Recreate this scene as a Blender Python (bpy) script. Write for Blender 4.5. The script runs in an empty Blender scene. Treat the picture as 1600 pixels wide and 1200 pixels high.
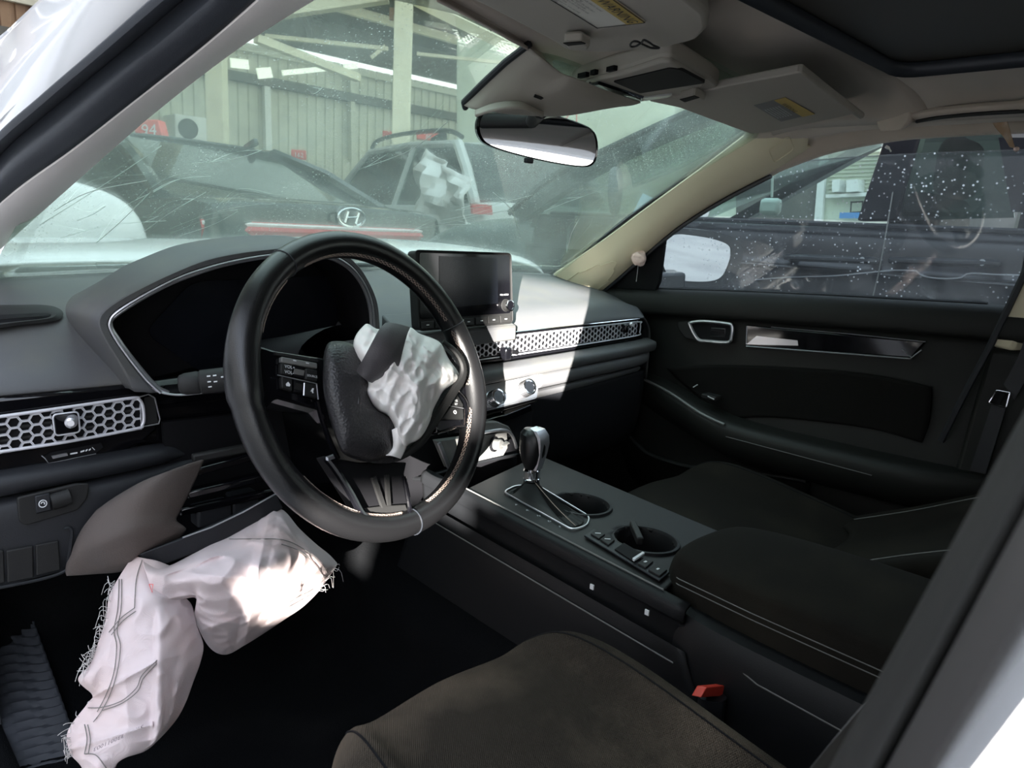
import bpy, bmesh, math, random
from mathutils import Vector, Matrix, noise
from math import sin, cos, pi, radians, sqrt
random.seed(4)
SC = bpy.context.scene
COL = SC.collection
V = Vector

# ------------------------------------------------------------ camera
# world: x to the passenger side, y forward, z up (metres); origin under the steering wheel, car centre line x = 0
CAM = V((-0.87645, -0.76844, 1.06345))
YAW, PITCH, ROLL, FPX = radians(45.0398), radians(12.188), radians(-3.2686), 1143.83
_f = V((sin(YAW)*cos(PITCH), cos(YAW)*cos(PITCH), -sin(PITCH)))
_r0 = V((cos(YAW), -sin(YAW), 0)); _d0 = _f.cross(_r0)
_r = cos(ROLL)*_r0 + sin(ROLL)*_d0; _d = -sin(ROLL)*_r0 + cos(ROLL)*_d0
camd = bpy.data.cameras.new('camera'); cam = bpy.data.objects.new('camera', camd); COL.objects.link(cam)
cam.matrix_world = Matrix((( _r.x, -_d.x, -_f.x, CAM.x), (_r.y, -_d.y, -_f.y, CAM.y), (_r.z, -_d.z, -_f.z, CAM.z), (0, 0, 0, 1)))
camd.sensor_width = 36; camd.lens = FPX/1600*36; camd.clip_start = 0.01; camd.clip_end = 200
camd.dof.use_dof = True; camd.dof.focus_distance = 1.1; camd.dof.aperture_fstop = 16
SC.camera = cam
# ------------------------------------------------------------ light and exposure
SC.view_settings.view_transform = 'Standard'; SC.view_settings.look = 'None'
SC.view_settings.gamma = 1; SC.view_settings.use_curve_mapping = False
SC.view_settings.exposure = 0.0
w = bpy.data.worlds.new('sky'); SC.world = w; w.use_nodes = True
nt = w.node_tree; bg = nt.nodes['Background']
tc = nt.nodes.new('ShaderNodeTexCoord'); sx = nt.nodes.new('ShaderNodeSeparateXYZ'); rp = nt.nodes.new('ShaderNodeValToRGB')
nt.links.new(tc.outputs['Generated'], sx.inputs[0]); nt.links.new(sx.outputs['Z'], rp.inputs[0]); nt.links.new(rp.outputs[0], bg.inputs[0])
rp.color_ramp.elements[0].position = 0.0; rp.color_ramp.elements[0].color = (0.92, 0.90, 0.86, 1)
rp.color_ramp.elements[1].position = 0.6; rp.color_ramp.elements[1].color = (0.72, 0.80, 0.95, 1)
bg.inputs[1].default_value = 4.2
SUN_EL, SUN_AZ = radians(8), radians(42)      # low sun from the left, a little behind
sund = bpy.data.lights.new('sun', 'SUN'); sun = bpy.data.objects.new('sun', sund); COL.objects.link(sun)
sund.energy = 75; sund.angle = radians(0.2); sund.color = (1.0, 0.95, 0.88)
sun.location = (-8, -4, 6)
sun.rotation_euler = V((cos(SUN_EL)*cos(SUN_AZ), cos(SUN_EL)*sin(SUN_AZ), -sin(SUN_EL))).to_track_quat('-Z', 'Y').to_euler()

# ------------------------------------------------------------ helpers: points
def ray(px, py): return _f + (px-800)/FPX*_r + (py-600)/FPX*_d
def on(a, v, px, py):                     # point of the plane x=v / y=v / z=v on a sight line
    d = ray(px, py); i = 'xyz'.index(a); return CAM + d*((v-CAM[i])/d[i])
def onp(P0, n, px, py):
    d = ray(px, py); return CAM + d*((P0-CAM).dot(n)/d.dot(n))
def X(v, *pp): return [on('x', v, *p) for p in pp]
def Y(v, *pp): return [on('y', v, *p) for p in pp]
def Z(v, *pp): return [on('z', v, *p) for p in pp]
def lerp(a, b, t): return a+(b-a)*t
def cr(p, n, closed=False):               # Catmull-Rom resample to n points
    p = [V(q) for q in p]; m = len(p)
    if m == 2: return [p[0].lerp(p[1], i/(n-1)) for i in range(n)]
    out = []; seg = m if closed else m-1; cnt = n if closed else n-1
    for i in range(n):
        t = i/cnt*seg; k = min(int(t), seg-1); u = t-k
        if closed: a, b, c, d = p[(k-1)%m], p[k%m], p[(k+1)%m], p[(k+2)%m]
        else: a, b, c, d = p[max(k-1, 0)], p[k], p[min(k+1, m-1)], p[min(k+2, m-1)]
        out.append(0.5*((2*b)+(c-a)*u+(2*a-5*b+4*c-d)*u*u+(3*b-a-3*c+d)*u*u*u))
    return out
def lin(p, n):
    p = [V(q) for q in p]; L = [0]
    for i in range(1, len(p)): L.append(L[-1]+(p[i]-p[i-1]).length)
    out = []
    for i in range(n):
        s = L[-1]*i/(n-1); k = 0
        while k < len(p)-2 and L[k+1] < s: k += 1
        out.append(p[k].lerp(p[k+1], (s-L[k])/max(L[k+1]-L[k], 1e-9)))
    return out
def rpoly(pts, r, n=4):                   # round the corners of a closed 3D polygon
    pts = [V(p) for p in pts]; out = []; m = len(pts)
    for i in range(m):
        a, b, c = pts[i-1], pts[i], pts[(i+1) % m]
        ra = min(r, (a-b).length*.45, (c-b).length*.45)
        p, q = b+(a-b).normalized()*ra, b+(c-b).normalized()*ra
        for k in range(n+1):
            t = k/n; out.append((1-t)*(1-t)*p+2*t*(1-t)*b+t*t*q)
    return out

# ------------------------------------------------------------ helpers: materials
def mat(name, col, rough=.5, metal=0., bump=None, spots=None, coat=0., spec=.5, alpha=1., emis=None, trans=0., vor=None, sheen=0., weave=None):
    m = bpy.data.materials.new(name); m.use_nodes = True; n = m.node_tree.nodes; L = m.node_tree.links
    b = n['Principled BSDF']; b.inputs['Base Color'].default_value = (*col, 1); b.inputs['Roughness'].default_value = rough
    b.inputs['Metallic'].default_value = metal; b.inputs['Coat Weight'].default_value = coat; b.inputs['Coat Roughness'].default_value = .05
    b.inputs['Specular IOR Level'].default_value = spec; b.inputs['Sheen Weight'].default_value = sheen
    tcn = n.new('ShaderNodeTexCoord')
    if spots:                              # (scale, other colour, low, high)
        t = n.new('ShaderNodeTexNoise'); t.inputs['Scale'].default_value = spots[0]; t.inputs['Detail'].default_value = 5
        L.new(tcn.outputs['Object'], t.inputs['Vector'])
        r = n.new('ShaderNodeMapRange'); r.inputs[1].default_value = spots[2]; r.inputs[2].default_value = spots[3]
        L.new(t.outputs['Fac'], r.inputs[0])
        x = n.new('ShaderNodeMix'); x.data_type = 'RGBA'; x.inputs[6].default_value = (*col, 1); x.inputs[7].default_value = (*spots[1], 1)
        L.new(r.outputs[0], x.inputs[0]); L.new(x.outputs[2], b.inputs['Base Color'])
    last = None
    if bump:                               # (scale, distance)
        t = n.new('ShaderNodeTexNoise'); t.inputs['Scale'].default_value = bump[0]; t.inputs['Detail'].default_value = 3
        L.new(tcn.outputs['Object'], t.inputs['Vector'])
        q = n.new('ShaderNodeBump'); q.inputs['Strength'].default_value = .6; q.inputs['Distance'].default_value = bump[1]
        L.new(t.outputs['Fac'], q.inputs['Height']); L.new(q.outputs[0], b.inputs['Normal']); last = q
    if vor:
        t = n.new('ShaderNodeTexVoronoi'); t.inputs['Scale'].default_value = vor[0]
        L.new(tcn.outputs['Object'], t.inputs['Vector'])
        q = n.new('ShaderNodeBump'); q.inputs['Strength'].default_value = .5; q.inputs['Distance'].default_value = vor[1]
        L.new(t.outputs['Distance'], q.inputs['Height'])
        if last: L.new(last.outputs[0], q.inputs['Normal'])
        L.new(q.outputs[0], b.inputs['Normal']); last = q
    if weave:                              # woven grid of two crossed waves
        hs = []
        for ax in ('X', 'Y'):
            t = n.new('ShaderNodeTexWave'); t.bands_direction = ax; t.inputs['Scale'].default_value = weave[0]
            mp = n.new('ShaderNodeMapping'); mp.inputs['Rotation'].default_value = (0, 0, radians(35))
            L.new(tcn.outputs['Object'], mp.inputs[0]); L.new(mp.outputs[0], t.inputs['Vector']); hs.append(t)
        mm = n.new('ShaderNodeMath'); mm.operation = 'MULTIPLY'; L.new(hs[0].outputs['Fac'], mm.inputs[0]); L.new(hs[1].outputs['Fac'], mm.inputs[1])
        q = n.new('ShaderNodeBump'); q.inputs['Strength'].default_value = .8; q.inputs['Distance'].default_value = weave[1]
        L.new(mm.outputs[0], q.inputs['Height']); 
        if last: L.new(last.outputs[0], q.inputs['Normal'])
        L.new(q.outputs[0], b.inputs['Normal'])
    if trans:
        b.inputs['Subsurface Weight'].default_value = trans; b.inputs['Subsurface Radius'].default_value = (.004, .003, .003)
    if emis: b.inputs['Emission Color'].default_value = (*emis[0], 1); b.inputs['Emission Strength'].default_value = emis[1]
    return m
def glass(name, tint, dust, dustcol=(.8, .82, .8), speck=0., streak=0., gloss=.06, sp_scale=140, top=None):
    """thin pane: tinted clear glass + a film of dust with specks, dried drops and wiped streaks"""
    m = bpy.data.materials.new(name); m.use_nodes = True; n = m.node_tree.nodes; L = m.node_tree.links
    n.remove(n['Principled BSDF']); out = n['Material Output']
    tr = n.new('ShaderNodeBsdfTransparent'); tr.inputs[0].default_value = (*tint, 1)
    gl = n.new('ShaderNodeBsdfGlossy'); gl.inputs['Roughness'].default_value = .02
    fr = n.new('ShaderNodeFresnel'); fr.inputs[0].default_value = 1.45
    mf = n.new('ShaderNodeMath'); mf.operation = 'MULTIPLY'; mf.inputs[1].default_value = gloss*10; L.new(fr.outputs[0], mf.inputs[0])
    m1 = n.new('ShaderNodeMixShader'); L.new(mf.outputs[0], m1.inputs[0]); L.new(tr.outputs[0], m1.inputs[1]); L.new(gl.outputs[0], m1.inputs[2])
    df = n.new('ShaderNodeBsdfDiffuse'); df.inputs[0].default_value = (*dustcol, 1)
    tl = n.new('ShaderNodeBsdfTranslucent'); tl.inputs[0].default_value = (*dustcol, 1)
    m2 = n.new('ShaderNodeMixShader'); m2.inputs[0].default_value = .5; L.new(df.outputs[0], m2.inputs[1]); L.new(tl.outputs[0], m2.inputs[2])
    tcn = n.new('ShaderNodeTexCoord')
    def rng(src, lo, hi, a, b):
        r = n.new('ShaderNodeMapRange'); r.inputs[1].default_value = lo; r.inputs[2].default_value = hi; r.inputs[3].default_value = a; r.inputs[4].default_value = b
        L.new(src, r.inputs[0]); return r.outputs[0]
    def add(a, b, op='ADD'):
        q = n.new('ShaderNodeMath'); q.operation = op; L.new(a, q.inputs[0])
        if hasattr(b, 'links') or not isinstance(b, (int, float)): L.new(b, q.inputs[1])
        else: q.inputs[1].default_value = b
        return q.outputs[0]
    t = n.new('ShaderNodeTexNoise'); t.inputs['Scale'].default_value = 5; t.inputs['Detail'].default_value = 6; L.new(tcn.outputs['Object'], t.inputs['Vector'])
    f = rng(t.outputs['Fac'], .3, .7, dust*.5, dust*1.5)
    if speck:
        v = n.new('ShaderNodeTexVoronoi'); v.inputs['Scale'].default_value = sp_scale; v.inputs['Randomness'].default_value = 1; L.new(tcn.outputs['Object'], v.inputs['Vector'])
        s = rng(v.outputs['Distance'], .12, .26, 1, 0)
        sep = n.new('ShaderNodeSeparateColor'); L.new(v.outputs['Color'], sep.inputs[0])
        t2 = n.new('ShaderNodeTexNoise'); t2.inputs['Scale'].default_value = 7; t2.inputs['Detail'].default_value = 3; L.new(tcn.outputs['Object'], t2.inputs['Vector'])
        s = add(s, rng(sep.outputs[0], .40, .95, 0, 1), 'MULTIPLY')
        s = add(s, rng(t2.outputs['Fac'], .36, .62, .06, speck), 'MULTIPLY')
        f = add(f, s)
    if streak:
        for sc, rot, dist in ((9, (.3, .5, .9), 7), (6, (1.1, .2, -.5), 11)):
            mp = n.new('ShaderNodeMapping'); mp.inputs['Rotation'].default_value = rot; L.new(tcn.outputs['Object'], mp.inputs[0])
            wv = n.new('ShaderNodeTexWave'); wv.inputs['Scale'].default_value = sc; wv.inputs['Distortion'].default_value = dist; wv.inputs['Detail'].default_value = 3
            L.new(mp.outputs[0], wv.inputs['Vector'])
            t3 = n.new('ShaderNodeTexNoise'); t3.inputs['Scale'].default_value = 4; L.new(tcn.outputs['Object'], t3.inputs['Vector'])
            s = add(rng(wv.outputs['Fac'], .93, 1, 0, 1), rng(t3.outputs['Fac'], .5, .65, 0, streak), 'MULTIPLY')
            f = add(f, s)
    cl = n.new('ShaderNodeClamp'); L.new(f, cl.inputs[0])
    m3 = n.new('ShaderNodeMixShader'); L.new(cl.outputs[0], m3.inputs[0]); L.new(m1.outputs[0], m3.inputs[1]); L.new(m2.outputs[0], m3.inputs[2])
    L.new(m3.outputs[0], out.inputs[0]); return m
M = {}
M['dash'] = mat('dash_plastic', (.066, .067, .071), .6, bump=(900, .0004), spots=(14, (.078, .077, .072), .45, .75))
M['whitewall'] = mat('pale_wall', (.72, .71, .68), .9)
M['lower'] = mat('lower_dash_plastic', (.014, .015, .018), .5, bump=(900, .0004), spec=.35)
M['gloss'] = mat('gloss_black', (.003, .003, .004), .08)
M['black'] = mat('matt_black', (.004, .004, .005), .7, spec=.15)
M['soft'] = mat('charcoal_plastic', (.012, .012, .012), .6, bump=(700, .0003), spec=.3)
M['silver'] = mat('satin_silver', (.55, .55, .58), .32, .85)
M['mesh'] = mat('silver_mesh', (.62, .62, .66), .4, .35)
M['chrome'] = mat('chrome', (.75, .75, .77), .12, 1)
M['leather'] = mat('black_leather', (.0045, .0045, .005), .30, vor=(900, .0002), spec=.5)
M['grain'] = mat('grained_black_vinyl', (.020, .019, .021), .42, vor=(380, .0012))
M['taupe'] = mat('torn_skin_back', (.075, .058, .051), .85, vor=(500, .0006), spots=(9, (.06, .05, .047), .4, .75))
M['flap'] = mat('vinyl_flap', (.055, .050, .054), .6, vor=(600, .0004))
M['cloth'] = mat('airbag_cloth', (.60, .51, .52), .8, weave=(420, .0003), spots=(7, (.62, .47, .44), .45, .75), trans=.15)
M['cloth2'] = mat('bright_airbag_cloth', (.93, .90, .88), .8, weave=(420, .0003), trans=.1)
M['thread'] = mat('frayed_thread', (.55, .53, .52), .8)
M['seam'] = mat('dark_seam_thread', (.16, .15, .14), .8)
M['stitch'] = mat('beige_stitching', (.30, .235, .20), .8)
M['pilgrey'] = mat('pillar_rubber', (.018, .018, .0165), .6, spec=.3)
M['pilgrey2'] = mat('pillar_edge', (.042, .039, .037), .5)
M['dustline'] = mat('dust_line', (.55, .60, .56), .9)
M['cream_lit'] = mat('lit_beige_trim', (.86, .80, .76), .65, bump=(600, .0003))  # same beige trim, sky light from the open door put into the colour
M['cream'] = mat('beige_trim', (.66, .59, .42), .65, bump=(600, .0003))
M['headliner'] = mat('headliner_fabric', (.48, .405, .335), .95, bump=(1100, .0006), spots=(5, (.42, .355, .295), .45, .7), sheen=.2)
M['visor'] = mat('visor_vinyl', (.35, .32, .275), .8, bump=(900, .0004))
M['paint'] = mat('white_paint', (.80, .80, .81), .25, coat=.6)
M['rubber'] = mat('black_rubber', (.010, .012, .016), .5)
M['seal'] = mat('dark_seal', (.030, .034, .042), .5, bump=(800, .0002))
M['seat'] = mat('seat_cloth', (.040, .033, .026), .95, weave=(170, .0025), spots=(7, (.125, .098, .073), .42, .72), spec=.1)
M['seatplain'] = mat('seat_side_cloth', (.014, .013, .011), .9, spots=(8, (.028, .025, .020), .45, .75), bump=(600, .0004), spec=.1)
M['console'] = mat('console_plastic', (.0055, .006, .007), .55, bump=(900, .0003), spec=.25)
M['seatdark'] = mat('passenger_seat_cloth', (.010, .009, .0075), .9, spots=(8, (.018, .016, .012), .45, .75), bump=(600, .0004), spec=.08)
M['tan'] = mat('tan_strip', (.36, .24, .15), .9, spots=(20, (.5, .42, .35), .5, .7))
M['carpet'] = mat('carpet', (.003, .0034, .004), 1., bump=(500, .003), spots=(6, (.008, .008, .0085), .5, .8), spec=.05)
M['ribrub'] = mat('ribbed_rubber', (.030, .033, .040), .6)
M['screen'] = mat('screen_glass', (.006, .007, .010), .15, spec=.3)
M['print'] = mat('white_print', (.65, .66, .68), .6)
M['printk'] = mat('black_print', (.02, .02, .02), .7)
M['inkgrey'] = mat('grey_ink', (.24, .20, .22), .8)
M['paper'] = mat('label_paper', (.62, .60, .54), .7)
M['yellow'] = mat('label_yellow', (.48, .34, .09), .7)
M['red'] = mat('red_plastic', (.62, .05, .03), .4)
M['mirror'] = mat('mirror_glass', (.85, .85, .86), .01, 1)
M['bootskin'] = mat('boot_skin', (.006, .006, .006), .6, spec=.25)
M['foam'] = mat('pink_foam', (.88, .66, .58), .9, bump=(200, .004))
M['lens'] = mat('lamp_lens', (.45, .45, .42), .2, coat=.3)
M['panelgrey'] = mat('grey_plastic', (.13, .13, .125), .5, bump=(700, .0003))
M['door'] = mat('door_plastic', (.0075, .008, .007), .6, bump=(800, .0004), spec=.3)
M['doorcloth'] = mat('door_cloth', (.007, .0065, .006), .9, bump=(500, .0006), spec=.1)
M['moon'] = mat('moonroof_glass', (.055, .050, .042), .45)
M['windshield'] = glass('windshield_glass', (.84, .93, .86), .062, (.78, .88, .79), speck=.5, streak=.0, sp_scale=190)
M['sideglass'] = glass('passenger_glass', (.80, .86, .86), .032, (.75, .77, .80), speck=1.1, streak=.10, sp_scale=105)
M['carglass'] = glass('car_glass', (.35, .45, .42), .03, gloss=.12)
M['vanglass'] = glass('van_glass', (.85, .93, .89), .015, gloss=.08)
M['concrete'] = mat('concrete', (.30, .29, .27), .9, spots=(2, (.22, .21, .2), .4, .7))
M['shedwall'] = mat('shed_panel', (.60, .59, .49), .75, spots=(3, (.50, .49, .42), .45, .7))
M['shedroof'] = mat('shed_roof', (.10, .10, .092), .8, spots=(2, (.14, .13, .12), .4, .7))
M['steel'] = mat('cream_steel', (.80, .74, .56), .55, spots=(4, (.7, .63, .47), .5, .75))
M['rust'] = mat('rust_patch', (.30, .15, .08), .9)
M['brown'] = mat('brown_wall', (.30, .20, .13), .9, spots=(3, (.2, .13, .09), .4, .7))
M['darkgreen'] = mat('dark_car_paint', (.012, .020, .018), .18, coat=.6)
M['suvgrey'] = mat('grey_car_paint', (.46, .48, .47), .3, coat=.5)
M['silvercr'] = mat('crumpled_metal', (.70, .70, .69), .35, .3)
M['navy'] = mat('dark_navy_paint', (.008, .0085, .012), .35, coat=.12, spec=.35)
M['teal'] = mat('dusty_teal_paint', (.06, .085, .09), .35, coat=.3, spots=(9, (.10, .12, .12), .4, .7))
M['tyre'] = mat('tyre_rubber', (.012, .012, .012), .8)
M['alloy'] = mat('wheel_alloy', (.5, .5, .5), .35, .7)
M['tail'] = mat('tail_lamp', (.55, .05, .05), .2, coat=.4)
M['pinksign'] = mat('red_sign', (.72, .10, .09), .5)
M['whitepl'] = mat('white_plastic', (.78, .78, .76), .5)
M['officewall'] = mat('office_wall', (.72, .76, .64), .8)
M['blue'] = mat('blue_plastic', (.10, .28, .62), .5)
M['sticker'] = mat('pale_blue_sticker', (.42, .66, .82), .6)
M['grill'] = mat('dark_grille', (.03, .03, .03), .6)

M['skysheet'] = bpy.data.materials.new('translucent_roof_sheet'); M['skysheet'].use_nodes = True
_n = M['skysheet'].node_tree.nodes; _n.remove(_n['Principled BSDF']); _t = _n.new('ShaderNodeBsdfTranslucent'); _t.inputs[0].default_value = (.85, .87, .83, 1)
M['skysheet'].node_tree.links.new(_t.outputs[0], _n['Material Output'].inputs[0])
# ------------------------------------------------------------ helpers: objects
IDENT = {}
def root(name, label, cat, base, group=None, kind=None):
    o = bpy.data.objects.new(name, None); COL.objects.link(o); o.location = base; o.empty_display_size = .05
    o['label'] = label; o['category'] = cat
    if group: o['group'] = group
    if kind: o['kind'] = kind
    IDENT[o.name] = V(base); return o
def setup(o, parent):
    COL.objects.link(o)
    if parent is not None:
        o.parent = parent
        base = V((0, 0, 0)); p = parent
        while p is not None and p.type == 'EMPTY': base += V(p.location); p = p.parent
        if parent.type == 'EMPTY': o.matrix_parent_inverse = Matrix.Translation(-V(parent.location))
    return o
def tag(o, label=None, cat=None, group=None, kind=None):
    if label: o['label'] = label
    if cat: o['category'] = cat
    if group: o['group'] = group
    if kind: o['kind'] = kind
    return o
class MB:
    def __init__(s): s.v = []; s.f = []
    def add(s, vs, fs):
        k = len(s.v); s.v += [tuple(q) for q in vs]; s.f += [tuple(i+k for i in f) for f in fs]; return s
    def grid(s, rows, cu=False, cv=False):
        n = len(rows); m = len(rows[0]); vs = [p for r in rows for p in r]; fs = []
        for i in range(n if cv else n-1):
            for j in range(m if cu else m-1):
                a, b = i, (i+1) % n; c, d = j, (j+1) % m
                fs.append((a*m+c, a*m+d, b*m+d, b*m+c))
        return s.add(vs, fs)
    def cap(s, ring, flip=False):
        ids = list(range(len(ring))); return s.add(ring, [tuple(reversed(ids)) if flip else tuple(ids)])
    def prism(s, pts, vec):
        pts = [V(p) for p in pts]; vec = V(vec); n = len(pts); q = [p+vec for p in pts]
        return s.add(pts+q, [tuple(range(n)), tuple(range(2*n-1, n-1, -1))]+[(i, i+n, (i+1) % n+n, (i+1) % n) for i in range(n)])
    def box(s, c, sz, rot=None):
        c = V(c); h = V(sz)/2; vs = []
        for x in (-1, 1):
            for y in (-1, 1):
                for z in (-1, 1):
                    p = V((x*h.x, y*h.y, z*h.z)); 
                    if rot is not None: p = rot @ p
                    vs.append(c+p)
        return s.add(vs, [(0, 1, 3, 2), (4, 6, 7, 5), (0, 4, 5, 1), (2, 3, 7, 6), (0, 2, 6, 4), (1, 5, 7, 3)])
    def bar(s, a, b, w, h=None, up=(0, 0, 1)):
        a, b = V(a), V(b); d = (b-a); L = d.length; d.normalize(); u = V(up); x = d.cross(u)
        if x.length < 1e-4: x = d.cross(V((1, 0, 0)))
        x.normalize(); u = x.cross(d); h = h or w
        R = Matrix((x, d, u)).transposed()
        return s.box((a+b)/2, (w, L, h), R)
    def tube(s, path, r, n=8, closed=False, flat=None, up=None):
        path = [V(p) for p in path]; m = len(path); rings = []
        prev = None
        for i, p in enumerate(path):
            if closed: t = path[(i+1) % m]-path[i-1]
            else: t = path[min(i+1, m-1)]-path[max(i-1, 0)]
            t.normalize()
            if up is not None: u = V(up)-t*V(up).dot(t)
            elif prev is None:
                u = t.orthogonal()
            else: u = prev-t*prev.dot(t)
            if u.length < 1e-6: u = t.orthogonal()
            u.normalize(); prev = u; x = t.cross(u)
            rr = r[i] if isinstance(r, (list, tuple)) else r
            k = flat if flat else 1
            rings.append([p+(u*cos(2*pi*j/n)*rr*k+x*sin(2*pi*j/n)*rr) for j in range(n)])
        s.grid(rings, cu=True, cv=closed)
        if not closed: s.cap(rings[0], True); s.cap(rings[-1])
        return s
    def lathe(s, c, axis, prof, n=24):     # prof: (distance along axis, radius)
        c = V(c); a = V(axis).normalized(); u = a.orthogonal().normalized(); x = a.cross(u)
        rings = [[c+a*h+(u*cos(2*pi*j/n)+x*sin(2*pi*j/n))*max(r, 1e-5) for j in range(n)] for h, r in prof]
        s.grid(rings, cu=True); s.cap(rings[0], True); s.cap(rings[-1]); return s
    def build(s, name, m, parent=None, smooth=True, bevel=0, solid=0, sub=0, kind=None, label=None, seg=2, ang=35, off=-1):
        me = bpy.data.meshes.new(name); me.from_pydata(s.v, [], s.f); me.update()
        bm = bmesh.new(); bm.from_mesh(me); bmesh.ops.remove_doubles(bm, verts=bm.verts, dist=1e-6); bmesh.ops.recalc_face_normals(bm, faces=bm.faces); bm.to_mesh(me); bm.free()
        o = bpy.data.objects.new(name, me); setup(o, parent)
        for mm in (m if isinstance(m, (list, tuple)) else [m]): me.materials.append(M[mm] if isinstance(mm, str) else mm)
        if smooth:
            me.polygons.foreach_set('use_smooth', [True]*len(me.polygons))
            me.set_sharp_from_angle(angle=radians(ang))
        if solid: q = o.modifiers.new('solid', 'SOLIDIFY'); q.thickness = solid; q.offset = off
        if sub: q = o.modifiers.new('sub', 'SUBSURF'); q.levels = sub; q.render_levels = sub
        if bevel: q = o.modifiers.new('bevel', 'BEVEL'); q.width = bevel; q.segments = seg; q.limit_method = 'ANGLE'; q.angle_limit = radians(40)
        tag(o, label=label, kind=kind)
        return o
def loft(rows, nu=24, nv=None, lu=False, lv=False):
    """rows: polylines of 3D points; smooth resample along (nu) and across (nv)"""
    R = [(lin(r, nu) if lu else cr(r, nu)) for r in rows]
    if nv:
        cols = [[r[j] for r in R] for j in range(nu)]
        cols = [(lin(c, nv) if lv else cr(c, nv)) for c in cols]
        R = [[cols[j][i] for j in range(nu)] for i in range(nv)]
    return R
def surf(name, rows, m, parent=None, nu=24, nv=16, lu=False, lv=False, solid=0, **k):
    return MB().grid(loft(rows, nu, nv, lu, lv)).build(name, m, parent, solid=solid, **k)
def slab(name, pts, vec, m, parent=None, bevel=0, r=0, **k):
    if r: pts = rpoly(pts, r)
    return MB().prism(pts, vec).build(name, m, parent, bevel=bevel, **k)
def text(name, s, org, xd, yd, size, m, parent, depth=.0003, align='LEFT', mirror=False):
    cu = bpy.data.curves.new(name, 'FONT'); cu.body = s; cu.size = size; cu.align_x = align; cu.extrude = 0; cu.resolution_u = 2
    t = bpy.data.objects.new(name, cu); COL.objects.link(t)
    me = bpy.data.meshes.new_from_object(t.evaluated_get(bpy.context.evaluated_depsgraph_get()))
    bpy.data.objects.remove(t); bpy.data.curves.remove(cu)
    xd, yd = V(xd).normalized(), V(yd).normalized(); zd = xd.cross(yd).normalized(); org = V(org)
    for v in me.vertices:
        c = v.co.copy(); v.co = org+xd*c.x+yd*c.y+zd*depth
    me.materials.clear(); me.materials.append(M[m])
    o = bpy.data.objects.new(name, me); setup(o, parent); return o
def rough_noise(p, f, seed=0): return noise.noise(V((p.x*f+seed, p.y*f-seed, p.z*f+2*seed)))
def crease(p, f, seed=0):
    return 1-2*abs(noise.noise(V((p.x*f+seed, p.y*f+3.1*seed, p.z*f-seed))))
# ============================================================ car shell: setting pieces of the cabin
def ip(t, tab):
    if t <= tab[0][0]: return tab[0][1]
    for (a, b), (c, d) in zip(tab, tab[1:]):
        if t <= c: return b+(d-b)*(t-a)/(c-a)
    return tab[-1][1]
# ---- windscreen pane
WB = [(-.66, .60), (-.5, .69), (-.25, .77), (0, .80), (.25, .78), (.5, .71), (.68, .60)]
ws_rows = [[V((x*1.0, ip(x, WB), .936)) for x in (-.66, -.4, -.15, .15, .4, .68)],
           [V((x*.93, ip(x, WB)*.5+.02, 1.115)) for x in (-.66, -.4, -.15, .15, .4, .68)],
           [V((x*.83, -.03-.03*(1-abs(x)/.66), 1.275+.02*(1-abs(x)/.66))) for x in (-.66, -.4, -.15, .15, .4, .68)], [V((x*.80, -.11-.04*(1-abs(x)/.66), 1.305+.02*(1-abs(x)/.66))) for x in (-.66, -.4, -.15, .15, .4, .68)]]
o = surf('window_1', ws_rows, 'windshield', None, 24, 14, solid=.004); tag(o, 'dusty scratched windscreen pane of the car', kind='structure')
def wsp(px, py):
    best = None
    for r in WSG:
        for p in r:
            v = p-CAM; z = v.dot(_f); d = abs(800+FPX*v.dot(_r)/z-px)+abs(600+FPX*v.dot(_d)/z-py)
            if best is None or d < best[0]: best = (d, p)
    return CAM+ray(px, py)*((best[1]-CAM).dot(_f)-.006)
WSG = loft(ws_rows, 60, 30)
sc_ = MB()
for a, b, c in (((62, 352), (160, 290), (252, 228)), ((225, 362), (270, 330), (322, 300)), ((150, 380), (190, 345), (235, 300)), ((84, 330), (140, 300), (230, 282)), ((560, 265), (640, 235), (700, 190)), ((340, 330), (380, 322), (430, 318)), ((120, 345), (145, 335), (165, 322)), ((240, 300), (280, 280), (330, 275)), ((300, 255), (380, 245), (450, 215)), ((700, 330), (760, 322), (830, 305)), ((690, 350), (740, 338), (800, 328)), ((770, 300), (800, 330), (812, 372)), ((885, 395), (893, 365), (905, 342)), ((850, 330), (880, 318), (930, 300)), ((480, 140), (490, 147), (505, 136)), ((270, 372), (330, 352), (372, 330)), ((95, 372), (170, 352), (260, 345)), ((640, 360), (690, 352), (735, 350))):
    sc_.tube(cr([wsp(*a), wsp(*b), wsp(*c)], 12), .0005, 4)
sco = sc_.build('wiper_scratches', 'dustline', o, kind='stuff')
# ---- floor pan
fl = MB().grid(loft([[(-.745, -.75, .32), (-.745, .2, .32), (-.745, .45, .34), (-.745, .74, .56)], [(-.72, -.75, .28), (-.72, .2, .27), (-.72, .55, .33), (-.72, .72, .52)], [(-.5, -.75, .27), (-.5, .2, .26), (-.5, .55, .30), (-.5, .72, .52)],
    [(-.2, -.75, .28), (-.2, .2, .27), (-.2, .55, .30), (-.2, .72, .52)], [(-.13, -.75, .40), (-.13, .2, .42), (-.13, .5, .45), (-.13, .7, .55)], [(.13, -.75, .40), (.13, .2, .42), (.13, .5, .45), (.13, .7, .55)],
    [(.2, -.75, .28), (.2, .2, .27), (.2, .55, .30), (.2, .72, .52)], [(.72, -.75, .30), (.72, .2, .29), (.72, .55, .33), (.72, .72, .52)]], 24, 40))
o = fl.build('floor', 'carpet', None, solid=.02); tag(o, 'black carpet floor of the car', kind='structure')
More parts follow.
